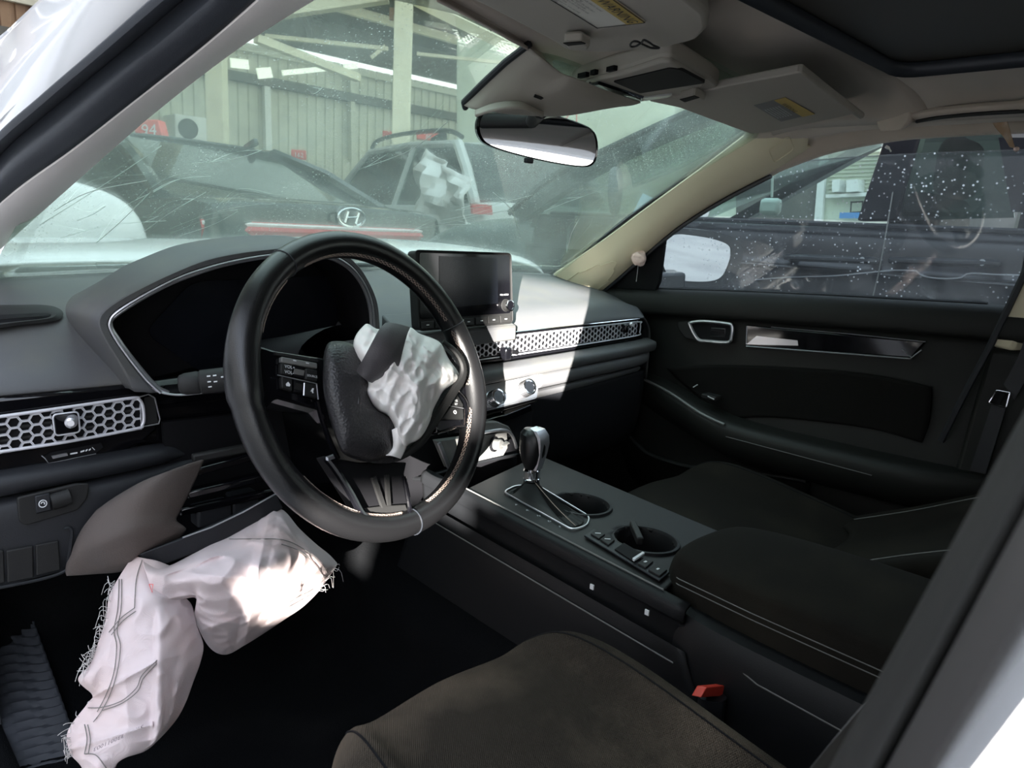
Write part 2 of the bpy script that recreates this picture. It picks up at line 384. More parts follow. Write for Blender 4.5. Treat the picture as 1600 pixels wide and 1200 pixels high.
# bulkhead behind the dashboard and the rear half of the cabin (seen in the mirror)
o = slab('wall_front', [(-.74, .79, .3), (.74, .79, .3), (.74, .79, .925), (-.74, .79, .925)], (0, .02, 0), 'black'); tag(o, 'black bulkhead behind the dashboard', kind='structure')
o = MB().grid(loft([[(-.72, -.75, .30), (-.72, -1.2, .34), (-.72, -1.9, .36)], [(.72, -.75, .30), (.72, -1.2, .34), (.72, -1.9, .36)]], 10, 10)).build('floor_rear', 'carpet', None, solid=.02); tag(o, 'black carpet in the rear footwell', kind='structure')
o = slab('wall_rear', [(-.72, -2.0, .3), (.72, -2.0, .3), (.66, -2.12, .98), (-.66, -2.12, .98)], (0, -.05, 0), 'black'); tag(o, 'black bulkhead behind the rear seat', kind='structure')
# ---- headliner, with the moonroof opening
def hz(x, y):
    zc = 1.318-.55*max(0, y+.12)**1.5 - .03*max(0, -y-1.2)
    a = abs(x-.0)
    return zc-.012*(a/.37)**2-(.075*((a-.40)/.22)**2 if a > .40 else 0)
def hpatch(x0, x1, y0, y1, nx, ny):
    return [[V((lerp(x0, x1, i/nx), lerp(y0, y1, j/ny), hz(lerp(x0, x1, i/nx), lerp(y0, y1, j/ny)))) for i in range(nx+1)] for j in range(ny+1)]
hl = MB()
MX0, MX1, MY0, MY1 = -.38, .312, -.332, -1.0
ext = lambda x: x
hl.grid(hpatch(-.60, .52, -.05, MY0, 40, 12)); hl.grid(hpatch(MX1, .52, MY0, -2.0, 10, 40)); hl.grid(hpatch(-.60, MX0, MY0, -2.0, 10, 40)); hl.grid(hpatch(MX0, MX1, MY1, -2.0, 20, 20))
o = hl.build('ceiling', 'headliner', None, solid=.012, off=1); tag(o, 'warm grey fabric headliner of the car', kind='structure')
lip = rpoly([(MX0, MY0, 0), (MX1, MY0, 0), (MX1, MY1, 0), (MX0, MY1, 0)], .05, 5)
mb = MB(); rings = [[V((p.x, p.y, hz(p.x, p.y)-.004)) for p in lip], [V((p.x*.985, (p.y+.68)*.985-.68, hz(p.x, p.y)+.004)) for p in lip], [V((p.x*.98, (p.y+.68)*.98-.68, 1.322)) for p in lip]]
mb.grid(rings, cu=True)
rt = root('moonroof', 'dark glass moonroof panel in the headliner', 'moonroof', (0, -.68, 1.34))
mb.build('opening_frame', 'seal', rt, solid=.006)
slab('roof_glass', [(p.x*.99, (p.y+.68)*.99-.68, 1.322) for p in lip], (0, 0, .006), 'moon', rt)
# metal roof skin, keeps the sky out
mb = MB(); mb.grid(loft([[(-.64, -.03, 1.30), (0, -.03, 1.335), (.64, -.03, 1.30)], [(-.66, -.6, 1.36), (0, -.6, 1.40), (.66, -.6, 1.36)], [(-.64, -1.4, 1.33), (0, -1.4, 1.37), (.64, -1.4, 1.33)], [(-.6, -2.0, 1.24), (0, -2.0, 1.28), (.6, -2.0, 1.24)]], 20, 20))
o = mb.build('ceiling_skin', 'paint', None, solid=.004, off=1); tag(o, 'white roof skin of the car', kind='structure')
# ---- right roof rail cover (headliner edge over the passenger window)
lowe = [on('x', .632, *p) for p in ((1196, 275), (1240, 257), (1300, 237), (1400, 218.5), (1500, 211), (1600, 206), (1700, 202))]+[V((.632, -1.1, 1.215)), V((.60, -2.0, 1.15))]
ys_ = [.03, -.03, -.10, -.2, -.3, -.4, -.5, -1.1, -2.0]
rl = surf('trim_1', [[(.50, y-.03, hz(.50, min(y-.03, -.05))+.002) for y in ys_], [(.535, y-.01, hz(.50, min(y-.03, -.05))-.010) for y in ys_], [V((.565, lerp(p.y, y, .5), lerp(p.z, hz(.5, min(y-.03, -.05)), .55))) for p, y in zip(lowe, ys_)], [V((.602, p.y, p.z+.028)) for p in lowe], [V((.622, p.y, p.z+.009)) for p in lowe], lowe, [p+V((.02, 0, .004)) for p in lowe], [p+V((.03, 0, .05)) for p in lowe]], 'headliner', None, 40, 24, solid=.006, off=1)
tag(rl, 'warm grey roof rail cover above the passenger window', kind='structure')
ll = surf('trim_2', [[(-.60, -.26, hz(.6, -.26)+.004), (-.60, -.4, hz(.6, -.4)), (-.60, -1.1, hz(.6, -1.1)), (-.58, -2.0, 1.22)],
                     [(-.58, -.26, 1.262), (-.60, -.3, 1.266), (-.605, -.45, 1.27), (-.61, -.9, 1.262), (-.58, -2.0, 1.2)],
                     [(-.62, -.26, 1.272), (-.65, -.32, 1.275), (-.66, -.45, 1.28), (-.66, -.9, 1.272), (-.62, -2.0, 1.2)]], 'headliner', None, 24, 8, solid=.012)
tag(ll, 'warm grey roof rail cover above the driver door', kind='structure')

cl_a = [on('z', 1.290, *p) for p in ((690, -14), (740, 2), (800, 32), (850, 62), (900, 74), (960, 84), (1040, 76))]
cl_m = [on('z', 1.286, *p) for p in ((688, -8), (736, 16), (790, 46), (838, 78), (880, 98), (930, 102), (1030, 86))]
cl_b = [on('z', 1.280, *p) for p in ((686, -2), (732, 23), (785, 53), (828, 75), (862, 106), (893, 127), (1000, 108))]
cl_0 = [on('z', 1.302, p[0], p[1]-34) for p in ((690, -14), (740, 2), (800, 32), (850, 62), (900, 74), (960, 84), (1040, 76))]
o = surf('trim_5', [cl_0, cl_a, cl_m, cl_b], 'headliner', None, 40, 10, solid=.004, off=1); tag(o, 'headliner front edge between driver visor and windscreen', kind='structure')
# ---- right A-pillar trim
rt = root('pillar_trim', 'beige pillar trim between the windscreen and the passenger window', 'pillar trim', (.66, .45, .93))
wsE = [on('x', .66, 846, 443), on('x', .655, 868, 427), on('x', .635, 940, 378), on('x', .605, 1010, 326), on('x', .565, 1095, 264), on('x', .525, 1172, 206), on('x', .50, 1230, 165)]
drE = [on('x', .676, 922, 466), on('x', .672, 948, 447), on('x', .672, 1000, 402), on('x', .662, 1060, 352), on('x', .648, 1130, 308), on('x', .628, 1203, 270), on('x', .60, 1262, 228)]
mid = [a.lerp(b, .38)+V((-.016, -.016, 0)) for a, b in zip(wsE, drE)]
mid2 = [a.lerp(b, .72)+V((-.016, -.02, 0)) for a, b in zip(wsE, drE)]
bk = [a+V((.03, .03, .0)) for a in wsE]; bk2 = [b+V((.03, .0, .0)) for b in drE]
MB().grid(loft([bk, wsE, mid, mid2, drE, bk2], 24)).build('pillar_cover', 'cream', rt, solid=.004, ang=50)
MB().tube(cr([p+V((-.0, .008, .004)) for p in wsE[:-1]], 20), .0045, 6).build('windscreen_seal', 'rubber', rt)
MB().tube(cr([p+V((.006, 0, -.006)) for p in drE[:-1]], 20), .005, 6).build('door_seal', 'rubber', rt)
# clip cover and the speaker oval on the trim
nrm = (mid[2]-wsE[2]).cross(wsE[3]-wsE[2]).normalized()
def oval(c, u, v, a, b, n=28): return [c+u*a*cos(2*pi*i/n)+v*b*sin(2*pi*i/n) for i in range(n)]
def on_trim(pts3, m=.38):
    return pts3
def pil(s, t):                        # point on the inner face: s along 0..1, t across windscreen->door
    G = loft([wsE, mid, mid2, drE], 40, 30); i = min(29, max(0, int(t*29))); j = min(39, max(0, int(s*39))); 
    a = G[min(i+1, 29)][j]-G[max(i-1, 0)][j]; b = G[i][min(j+1, 39)]-G[i][max(j-1, 0)]; q = a.cross(b).normalized()
    if q.dot(CAM-G[i][j]) < 0: q = -q
    return G[i][j]+q*.0015, q
ov = [pil(.17+.115*cos(t*2*pi/30), .58+.30*sin(t*2*pi/30))[0] for t in range(30)]
MB().tube(cr(ov, 60, True), .0012, 5, True).build('embossed_oval', 'cream', rt)
ov = rpoly([pil(s, t)[0] for s, t in ((.86, .48), (.86, .78), (.93, .78), (.93, .48))], .01)
MB().tube(ov, .0012, 5, True).build('clip_cover', 'cream', rt)

# ---- left A-pillar: inner trim, door-opening seal, white body
inA = [on('x', -.645, -25, 412), on('x', -.63, 0, 390), on('x', -.597, 100, 300), on('x', -.57, 235, 180), on('x', -.545, 370, 75), on('x', -.528, 490, 0), on('x', -.52, 560, -40)]
inB = [on('x', -.685, -60, 372), on('x', -.672, 20, 300), on('x', -.654, 110, 235), on('x', -.635, 200, 165), on('x', -.612, 310, 78), on('x', -.594, 400, 0), on('x', -.59, 450, -50)]
rt = root('pillar_trim', 'beige pillar trim left of the windscreen, coloured paler for sky light', 'pillar trim', (-.64, .6, .95))
mb = MB(); mb.grid(loft([[p+V((.0, .035, .02)) for p in inA], inA, [a.lerp(b, .5)+V((.006, -.01, 0)) for a, b in zip(inA, inB)], inB, [p+V((-.0, .02, .03)) for p in inB]], 30, 16))
mb.build('pillar_cover', 'cream_lit', rt, solid=.004)
seal2 = [on('x', -.688, -60, 345), on('x', -.690, 0, 258), on('x', -.672, 90, 180), on('x', -.655, 180, 108), on('x', -.635, 265, 38), on('x', -.625, 310, 0), on('x', -.61, 370, -55)]
sealw = [on('x', -.700, -60, 300), on('x', -.698, 0, 215), on('x', -.682, 80, 143), on('x', -.665, 160, 75), on('x', -.645, 245, 0), on('x', -.635, 280, -30), on('x', -.625, 320, -70)]
rt = root('door_opening_seal', 'black rubber seal running up the left pillar door opening', 'rubber seal', (-.69, .3, 1.0))
mb = MB(); mb.grid(loft([inB, [a.lerp(b, .5)+V((-.008, -.010, .0)) for a, b in zip(inB, seal2)], [p for p in seal2], [p+V((0, .02, .02)) for p in seal2]], 30, 12)); mb.build('inner_lip', 'seal', rt, solid=.004)
mb = MB(); mb.grid(loft([[p+V((0, .006, .008)) for p in seal2], [a.lerp(b, .3)+V((-.012, -.014, .0)) for a, b in zip(seal2, sealw)], [a.lerp(b, .75)+V((-.012, -.012, .0)) for a, b in zip(seal2, sealw)], sealw, [p+V((0, .02, .02)) for p in sealw]], 30, 14)); mb.build('outer_bead', 'seal', rt, solid=.004)
outA = [CAM+ray(*p)*((q-CAM).dot(_f)+.02) for p, q in zip(((-70, 108), (0, 56), (32, 27), (62, -1), (95, -30), (140, -70), (170, -100)), sealw)]
rt = root('body_pillar', 'white painted body pillar beside the black seal', 'car body', (-.72, .3, 1.0))
mb = MB(); mb.grid(loft([[p+V((.01, .012, .01)) for p in sealw], sealw, [a.lerp(b, .35)+V((-.010, -.006, .0)) for a, b in zip(sealw, outA)], [a.lerp(b, .7)+V((-.004, -.004, .0)) for a, b in zip(sealw, outA)], outA], 30, 16)); mb.build('painted_panel', 'paint', rt, solid=.012)
# roof rail of the left side behind the pillar (body side)
mb = MB(); mb.grid(loft([[(-.61, -.30, 1.272), (-.66, -.45, 1.278), (-.66, -.85, 1.272), (-.62, -1.9, 1.2)], [(-.66, -.30, 1.285), (-.70, -.45, 1.29), (-.70, -.85, 1.285), (-.66, -1.9, 1.22)], [(-.64, -.28, 1.32), (-.66, -.45, 1.35), (-.66, -.85, 1.35), (-.62, -1.9, 1.26)]], 20, 8)); mb.build('roof_side', 'paint', rt, solid=.004)

# ---- left B-pillar close to the lens
rt = root('centre_pillar', 'blurred white door pillar with black seal at lower right edge', 'car body', (-.74, -.75, .5))
def bl(x, a, b):                      # line through two sight lines on plane x, prolonged up and down
    p, q = on('x', x, *a), on('x', x, *b); d = (p-q)/(p.z-q.z)
    return [q+d*(z-q.z) for z in (.35, .7, .85, .95, 1.05, 1.15, 1.26)]
L1 = bl(-.675, (1612, 700), (1330, 1200)); L2 = bl(-.69, (1610, 770), (1364, 1200)); L3 = bl(-.70, (1605, 800), (1384, 1200)); L3b = bl(-.715, (1600, 840), (1408, 1200))
L4 = bl(-.74, (1600, 985), (1465, 1200)); L5 = bl(-.79, (1600, 1110), (1530, 1200))
def warp(Ls):                          # the pillar leans back and inward towards the roof
    return Ls
mb = MB(); mb.grid(loft([[p+V((.03, -.03, 0)) for p in L1], L1, [p+V((-.004, .001, 0)) for p in L2], L3], 24, 12)); mb.build('inner_seal', 'pilgrey', rt, solid=.003)
mb = MB(); mb.grid(loft([L3, [p+V((-.004, .001, 0)) for p in L3b], L4], 24, 8)); mb.build('seal_lip', 'pilgrey2', rt, solid=.003)
mb = MB(); mb.grid(loft([L4, [a.lerp(b, .4)+V((-.004, .0, 0)) for a, b in zip(L4, L5)], L5, [p+V((-.01, -.12, 0)) for p in L5], [p+V((.05, -.2, 0)) for p in L5]], 24, 12, lv=True)); mb.build('painted_panel', 'paint', rt, solid=.003)
mb = MB(); mb.grid([[V((-.66, -.78, .35)), V((-.66, -.95, .35))], [V((-.66, -.74, .95)), V((-.66, -.92, .95))], [V((-.61, -.83, 1.27)), V((-.61, -.97, 1.27))]]); mb.build('pillar_core', 'black', rt, solid=.05)
# rear left door closes the cabin behind the pillar
rt = root('rear_door', 'white rear door of the car behind the centre pillar', 'car door', (-.75, -1.4, .3))
slab('door_skin', [(-.76, -.93, .3), (-.76, -2.0, .3), (-.74, -2.0, .95), (-.74, -.93, .95)], (.09, 0, 0), 'paint', rt)
slab('door_glass', [(-.73, -.97, .95), (-.73, -1.75, .95), (-.645, -1.6, 1.25), (-.645, -.97, 1.25)], (.004, 0, 0), 'vanglass', rt)
# sill under the driver door opening
o = slab('trim_3', [(-.84, -.75, .20), (-.75, -.75, .20), (-.75, -.75, .30), (-.77, -.75, .32), (-.84, -.75, .31)], (0, 1.35, 0), 'paint', None); tag(o, 'white sill under the driver door opening', kind='structure')
o = slab('trim_4', [(-.86, .56, .22), (-.755, .56, .22), (-.755, .56, .94), (-.86, .56, .93)], (0, .24, 0), 'paint', None); tag(o, 'white hinge pillar in front of the driver door', kind='structure')
# ============================================================ dashboard
DB = root('dashboard', 'black dashboard with honeycomb vent strip below the windscreen', 'dashboard', (0, .45, .60))
ZF = [(-.76, .830), (-.55, .828), (0, .846), (.155, .855), (.6, .862)]
xs = [-.74+1.40*i/139 for i in range(140)]
def dz(x, k):                          # x position pulled in towards the right front corner, k row index
    lim = (.725, .720, .700, .664, .632, .614, .610, .612)[k]
    return x if x < .5 else .5+(x-.5)/(.66-.5)*(lim-.5)
rows = []
for k in range(8):
    r = []
    for x in xs:
        X_ = dz(x, k); f = ip(x, ZF); e = max(0, (x-.5)/.16)**2
        y, z = [(ip(x, WB)-.005, .938), (.56, .934-.02*e), (.45, .922-.022*e), (.37, .905-.02*e), (.312, f+.034-.014*e), (.283, f+.014-.008*e), (.272, f), (.282, f-.006)][k]
        if -.557 < x < -.21 and k >= 4: y, z = .366-.003*(k-3), .895-.008*(k-3)
        r.append((X_, y, z))
    rows.append(r)
surf('top_pad', rows, 'dash', DB, 140, 40, solid=.004)
# right end roll-down
E_ = [V(rows[k][-1]) for k in range(7)]
surf('pad_end', [E_, [p+V((.022, .004, -.014)) for p in E_], [p+V((.045, .008, -.05)) for p in E_], [p+V((.05, .01, -.16)) for p in E_]], 'dash', DB, 20, 12, solid=.004)
# side demister slot on the left
dP, dN = V((-.65, .384, .9125)), V((0, -.305, .952)).normalized()
def dq(px, py, h): return onp(dP+dN*h, dN, px, py)
o1 = ((-40, 481), (40, 476), (75, 477), (92, 482), (99, 490), (93, 499), (70, 504), (40, 507), (-40, 514))
o2 = ((-40, 485), (40, 481), (72, 482), (84, 486), (88, 491), (82, 496), (66, 499), (40, 502), (-40, 509))
o3 = ((-40, 495), (40, 490), (66, 489), (76, 490), (80, 492), (74, 496), (60, 498.5), (40, 500.5), (-40, 507))
dv = MB().grid([cr([dq(*p, .0003) for p in o1], 50, True), cr([dq(*p, .0045) for p in o2], 50, True), cr([dq(*p, .0028) for p in o3], 50, True)], cu=True).build('demister_vent', 'soft', DB)
MB().cap([p for p in cr([dq(*p, .003) for p in o3], 50, True)]).build('vent_shaft', 'black', dv, solid=.001)
MB().bar(dq(-40, 502, .0036), dq(66, 494, .0036), .0012, .001).build('louvre', 'soft', dv)

# ---- instrument hood
lipx = [(210, 612), (186, 568), (163, 530), (153, 505), (160, 487), (186, 468), (225, 447), (270, 426), (320, 406), (370, 395), (420, 389), (470, 386), (510, 388), (540, 398), (562, 418), (577, 442), (588, 468), (592, 492), (594, 530)]
lip = [on('y', .232, *p) for p in lipx]
trimx = [(262, 613), (241, 601), (206, 560), (180, 524), (172, 508), (177, 495), (214, 470), (262, 444), (306, 427), (352, 413), (410, 402), (465, 399), (510, 402), (540, 416), (560, 438), (572, 462), (578, 490), (580, 530)]
trim = [on('y', .240, *p) for p in trimx]
HN = 70
L_ = cr(lip, HN); T_ = cr(trim, HN)
def back(p, y, k):
    zt = ip(p.z, [(.83, .80), (.925, .875), (.95, .905), (.975, .922)])
    return V((p.x, y, lerp(p.z+ip(p.z, [(.90, -.012), (.93, -.004), (.965, .012)]), min(p.z, zt), k)))
hood = MB().grid([[b.lerp(a, .0)+V((0, .003, 0)) for a, b in zip(L_, T_)], [b.lerp(a, .5)+V((0, -.004, 0)) for a, b in zip(L_, T_)], [b.lerp(a, .92)+V((0, -.002, 0)) for a, b in zip(L_, T_)], L_,
    [p+V((0, .02, .004 if p.z > .93 else 0)) for p in L_], [back(p, .34, 0) for p in L_], [back(p, .44, .45) for p in L_], [back(p, .56, 1) for p in L_]])
hood.build('instrument_hood', 'dash', DB, solid=.003)
MB().tube([p+V((0, -.002, 0)) for p in T_], .0028, 8).tube([p.lerp(q, .25)+V((0, -.004, 0)) for p, q in zip(T_, L_)], .002, 8).build('hood_trim', 'silver', DB)
inner = [V((p.x*.985-.005, .335, p.z*.985+.012)) for p in T_]
MB().grid([[p+V((0, .001, 0)) for p in T_], [p.lerp(q, .5)+V((0, 0, -.002)) for p, q in zip(T_, inner)], inner]).build('hood_liner', 'black', DB, solid=.002)
ic = MB().prism(inner, (0, .01, 0)).build('instrument_cluster', 'black', DB, smooth=False)
cl = [on('y', .332, *p) for p in ((300, 440), (540, 430), (560, 520), (520, 560), (320, 585), (225, 520))]
slab('cluster_display', cl, (0, .003, 0), 'screen', ic, r=.02)
# shelf under the cluster and shroud of the steering column
surf('cluster_shelf', [[on('y', .24, 255, 612), on('y', .24, 420, 600), on('y', .24, 585, 530)], [on('y', .33, 262, 590), on('y', .33, 420, 560), on('y', .33, 575, 500)]], 'black', DB, 12, 4, solid=.004)
MB().grid(loft([[V((-.56, .285, .826)), V((-.4, .28, .83)), V((-.15, .28, .84))], [V((-.56, .285, .70)), V((-.4, .28, .70)), V((-.15, .28, .70))], [V((-.60, .28, .60)), V((-.4, .28, .60)), V((-.15, .28, .60))]], 12, 6)).build('centre_fascia', 'gloss', DB, solid=.004)
MB().tube(cr([on('y', .236, *p) for p in ((226, 597), (245, 611), (280, 617), (330, 612))], 14), .0016, 6).build('fascia_line', 'silver', DB)

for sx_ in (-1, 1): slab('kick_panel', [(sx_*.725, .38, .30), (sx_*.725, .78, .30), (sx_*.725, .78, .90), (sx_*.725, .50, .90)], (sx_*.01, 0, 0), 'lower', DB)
# ---- left vent panel
lv = slab('vent_fascia', [V((-.745, .268, .826)), V((-.545, .268, .826)), V((-.532, .268, .82)), on('y', .268, 249, 640), on('y', .268, 246, 672), on('y', .268, 225, 690), on('y', .268, 185, 712), on('y', .268, 90, 728), V((-.745, .268, .735))], (0, .02, 0), 'gloss', DB, bevel=.004)
slab('side_wedge', [on('y', .2665, *p) for p in ((226, 622), (240, 618), (247, 660), (224, 664))], (0, .002, 0), 'soft', lv)
MB().tube([on('y', .265, *p) for p in ((212, 622), (232, 616), (242, 622), (250, 655), (248, 662), (226, 666))], .0011, 6).build('wedge_line', 'silver', lv)
def hexes(mb, x0, x1, zc, h, y, pitch, bar, dep, inside, xm=9):
    cl_ = lambda x, z: V((min(x, xm), 0, min(max(z, zc(x)-h/2), zc(x)+h/2)))
    """flat-topped hexagon lattice standing in the plane y; zc(x) is the strip's centre line"""
    R = pitch/sqrt(3); nx = int((x1-x0)/(1.5*R))+1
    for i in range(nx):
        cx = x0+i*1.5*R; off = pitch/2 if i % 2 else 0
        n = int(h/pitch)+2
        for j in range(-n, n+1):
            cz = zc(cx)+j*pitch+off
            if not inside(cx, cz): continue
            o_, i_ = [], []
            for k in range(6):
                a = k*pi/3; o_.append((cx+R*cos(a), cz+R*sin(a))); i_.append((cx+(R-bar)*cos(a), cz+(R-bar)*sin(a)))
            rg = [[cl_(x, z)+V((0, y, 0)) for x, z in o_], [cl_(x, z)+V((0, y, 0)) for x, z in i_], [cl_(x, z)+V((0, y+dep, 0)) for x, z in i_]]
            mb.grid(rg, cu=True)
zl = lambda x: ip(x, [(-.714, .781), (-.553, .786)])
mb = MB(); hexes(mb, -.745, -.556, zl, .045, .2625, .0136, .0013, .006, lambda x, z: abs(z-zl(x)) < .0222+.006 and x < -.552, xm=-.5525)
hb = mb.build('honeycomb_grille', 'mesh', lv, smooth=False)
fr = [on('y', .262, *p) for p in ((-50, 657), (0, 651), (100, 637), (205, 622))]+[on('y', .262, *p) for p in ((217, 624), (223, 634), (225, 655), (222, 664), (212, 670))]+[on('y', .262, *p) for p in ((100, 691), (0, 706), (-50, 714))]
MB().tube(cr(fr, 70), .0021, 8).build('grille_frame', 'mesh', lv)
slab('vent_shaft', [V((-.745, .267, .755)), V((-.55, .267, .762)), V((-.55, .267, .81)), V((-.745, .267, .805))], (0, .0005, 0), 'black', lv)
for k in range(2): MB().bar(V((-.745, .2665, .773+.014*k)), V((-.56, .2665, .777+.014*k)), .0015, .003).build('louvre', 'soft', lv)
kb = [on('y', .254, *p) for p in ((82, 648), (122, 643), (125, 675), (86, 681))]
kn = slab('vent_knob', kb, (0, .012, 0), 'gloss', lv, bevel=.002, r=.004)
MB().tube(rpoly([p+V((0, -.0005, 0)) for p in kb], .005), .001, 6, True).build('knob_frame', 'mesh', kn)
c = on('y', .245, 112, 657); MB().lathe(c, (-.28, -.9, .05), [(-.012, .006), (.004, .0068), (.012, .0072), (.016, .0066), (.018, .004)], 20).build('knob_peg', 'silver', kn)
sp = [on('y', .2655, *p) for p in ((68, 714), (80, 707), (158, 692), (161, 699), (150, 708), (76, 722))]
sl = slab('vent_slider', sp, (0, .003, 0), 'black', lv)
sb = [on('y', .262, *p) for p in ((81, 713), (105, 708), (106, 712), (83, 717))]; slab('slider_tab', sb, (0, .003, 0), 'silver', sl)
for a, b in ((110, 121), (126, 132), (134, 137), (139, 142)):
    slab('slider_mark', [on('y', .2645, a, 708.5-(a-110)*.2), on('y', .2645, b, 706.5-(a-110)*.2), on('y', .2645, b, 708.5-(a-110)*.2), on('y', .2645, a, 710.5-(a-110)*.2)], (0, .001, 0), 'print', sl)
MB().bar(on('y', .2645, 144, 699), on('y', .2645, 148, 703), .0008).build('slider_mark', 'print', sl)
MB().tube([on('y', .265, *p) for p in ((65, 712), (70, 716), (76, 724), (110, 717), (150, 709))], .0006, 5).build('slider_edge', 'silver', sl)
# padded roll under the vent
surf('padded_roll', [[(-.745, .272, .737), (-.62, .272, .738), (-.54, .272, .738), (-.50, .275, .735)], [(-.745, .250, .732), (-.62, .250, .733), (-.54, .252, .733), (-.505, .265, .730)], [(-.745, .244, .720), (-.62, .244, .722), (-.54, .247, .722), (-.50, .262, .722)], [(-.745, .252, .708), (-.62, .252, .710), (-.54, .255, .712), (-.49, .265, .716)], [(-.745, .268, .704), (-.62, .268, .706), (-.54, .268, .708), (-.49, .272, .712)]], 'lower', DB, 20, 12, solid=.003)

# ---- right vent strip
zr = lambda x: ip(x, [(-.15, .822), (.155, .829), (.4, .834), (.6, .838)])
rv = slab('vent_strip_fascia', [(-.17, .276, zr(-.17)+.026), (.155, .276, .8535), (.59, .276, .8605), (.612, .276, .852), (.618, .276, .835), (.612, .276, .815), (.585, .276, .806), (.155, .276, .794), (-.17, .276, .787)], (0, .02, 0), 'gloss', DB, bevel=.003)
mb = MB(); hexes(mb, -.15, .585, zr, .036, .2705, .0125, .0015, .0018, lambda x, z: abs(z-zr(x)) < .0195+.004 and x < .584, xm=.588)
mb.build('honeycomb_grille', 'mesh', rv, smooth=False)
slab('vent_shaft', [V((-.15, .2752, zr(-.15)-.022)), V((.585, .2752, zr(.585)-.018)), V((.585, .2752, zr(.585)+.018)), V((-.15, .2752, zr(-.15)+.022))], (0, .0005, 0), 'black', rv)
MB().tube(cr([(-.15, .270, zr(-.15)-.0225), (.15, .270, zr(.15)-.0225), (.4, .270, zr(.4)-.021), (.58, .270, zr(.58)-.018), (.594, .271, zr(.59)-.010), (.594, .271, zr(.59)+.010), (.58, .270, zr(.58)+.0155), (.4, .270, zr(.4)+.017), (.15, .270, zr(.15)+.017), (-.15, .270, zr(-.15)+.017)], 70), .0016, 6).build('grille_frame', 'mesh', rv)
MB().tube([(-.17, .272, zr(-.17)+.0255), (.155, .272, .853), (.59, .272, .860)], .0016, 6).build('upper_line', 'chrome', rv)
vk = MB().box(on('y', .258, 790, 552), (.018, .02, .026)).build('vent_knob', 'gloss', rv, bevel=.004)
MB().bar(on('y', .252, 797, 549), on('y', .258, 806, 551), .012, .008).build('knob_peg', 'black', vk)
vk2 = MB().box(on('y', .262, 977, 513), (.012, .014, .02)).build('vent_knob', 'gloss', rv, bevel=.003)
MB().lathe(on('y', .255, 985, 507), (-.3, -.9, .1), [(0, .005), (.006, .006), (.009, .004)], 14).build('knob_peg', 'silver', vk2)
MB().bar(on('y', .2745, 981, 537), on('y', .2745, 991, 535), .002, .003).build('strip_mark', 'print', rv)
MB().box((-.005, .27, zr(0)+.022), (.014, .006, .006)).build('strip_clip', 'black', rv)
# ledge under the strip
surf('ledge', [[(-.16, .272, .786), (.155, .272, .792), (.59, .272, .806), (.615, .275, .812)], [(-.16, .246, .784), (.155, .246, .789), (.59, .25, .802), (.615, .262, .808)], [(-.16, .236, .779), (.155, .236, .784), (.59, .242, .798), (.615, .256, .804)], [(-.16, .236, .765), (.155, .236, .771), (.59, .243, .786), (.615, .256, .790)], [(-.16, .25, .762), (.155, .25, .767), (.59, .25, .782), (.615, .262, .788)]], 'dash', DB, 40, 14, solid=.003)
MB().tube([(-.16, .238, .7635), (.155, .238, .7685), (.59, .245, .784)], .001, 6).build('ledge_shadow_gap', 'black', DB)
# passenger lower pad, bright strip below and glovebox
surf('lower_pad', [[(.215, .252, .770), (.4, .252, .776), (.59, .254, .783), (.618, .262, .788)], [(.212, .238, .764), (.4, .238, .770), (.585, .242, .776), (.614, .256, .782)], [(.208, .234, .750), (.4, .234, .757), (.58, .238, .764), (.612, .254, .770)], [(.206, .238, .738), (.4, .238, .746), (.575, .241, .754), (.61, .256, .76)], [(.206, .25, .734), (.4, .25, .742), (.57, .25, .75), (.608, .262, .756)]], 'dash', DB, 30, 14, solid=.003)
surf('lower_strip', [[(.20, .25, .733), (.4, .25, .741), (.57, .25, .749)], [(.20, .236, .731), (.4, .238, .739), (.57, .242, .747)], [(.20, .236, .718), (.4, .24, .728), (.565, .245, .738)], [(.20, .25, .714), (.4, .252, .724), (.56, .254, .734)]], 'dash', DB, 24, 10, solid=.003)
gb = surf('glovebox', [[(.16, .25, .715), (.4, .253, .725), (.60, .256, .735)], [(.16, .265, .66), (.4, .265, .66), (.62, .268, .67)], [(.16, .30, .55), (.4, .30, .55), (.64, .30, .56)], [(.16, .38, .48), (.4, .38, .48), (.66, .38, .50)]], 'lower', DB, 16, 14, solid=.004)
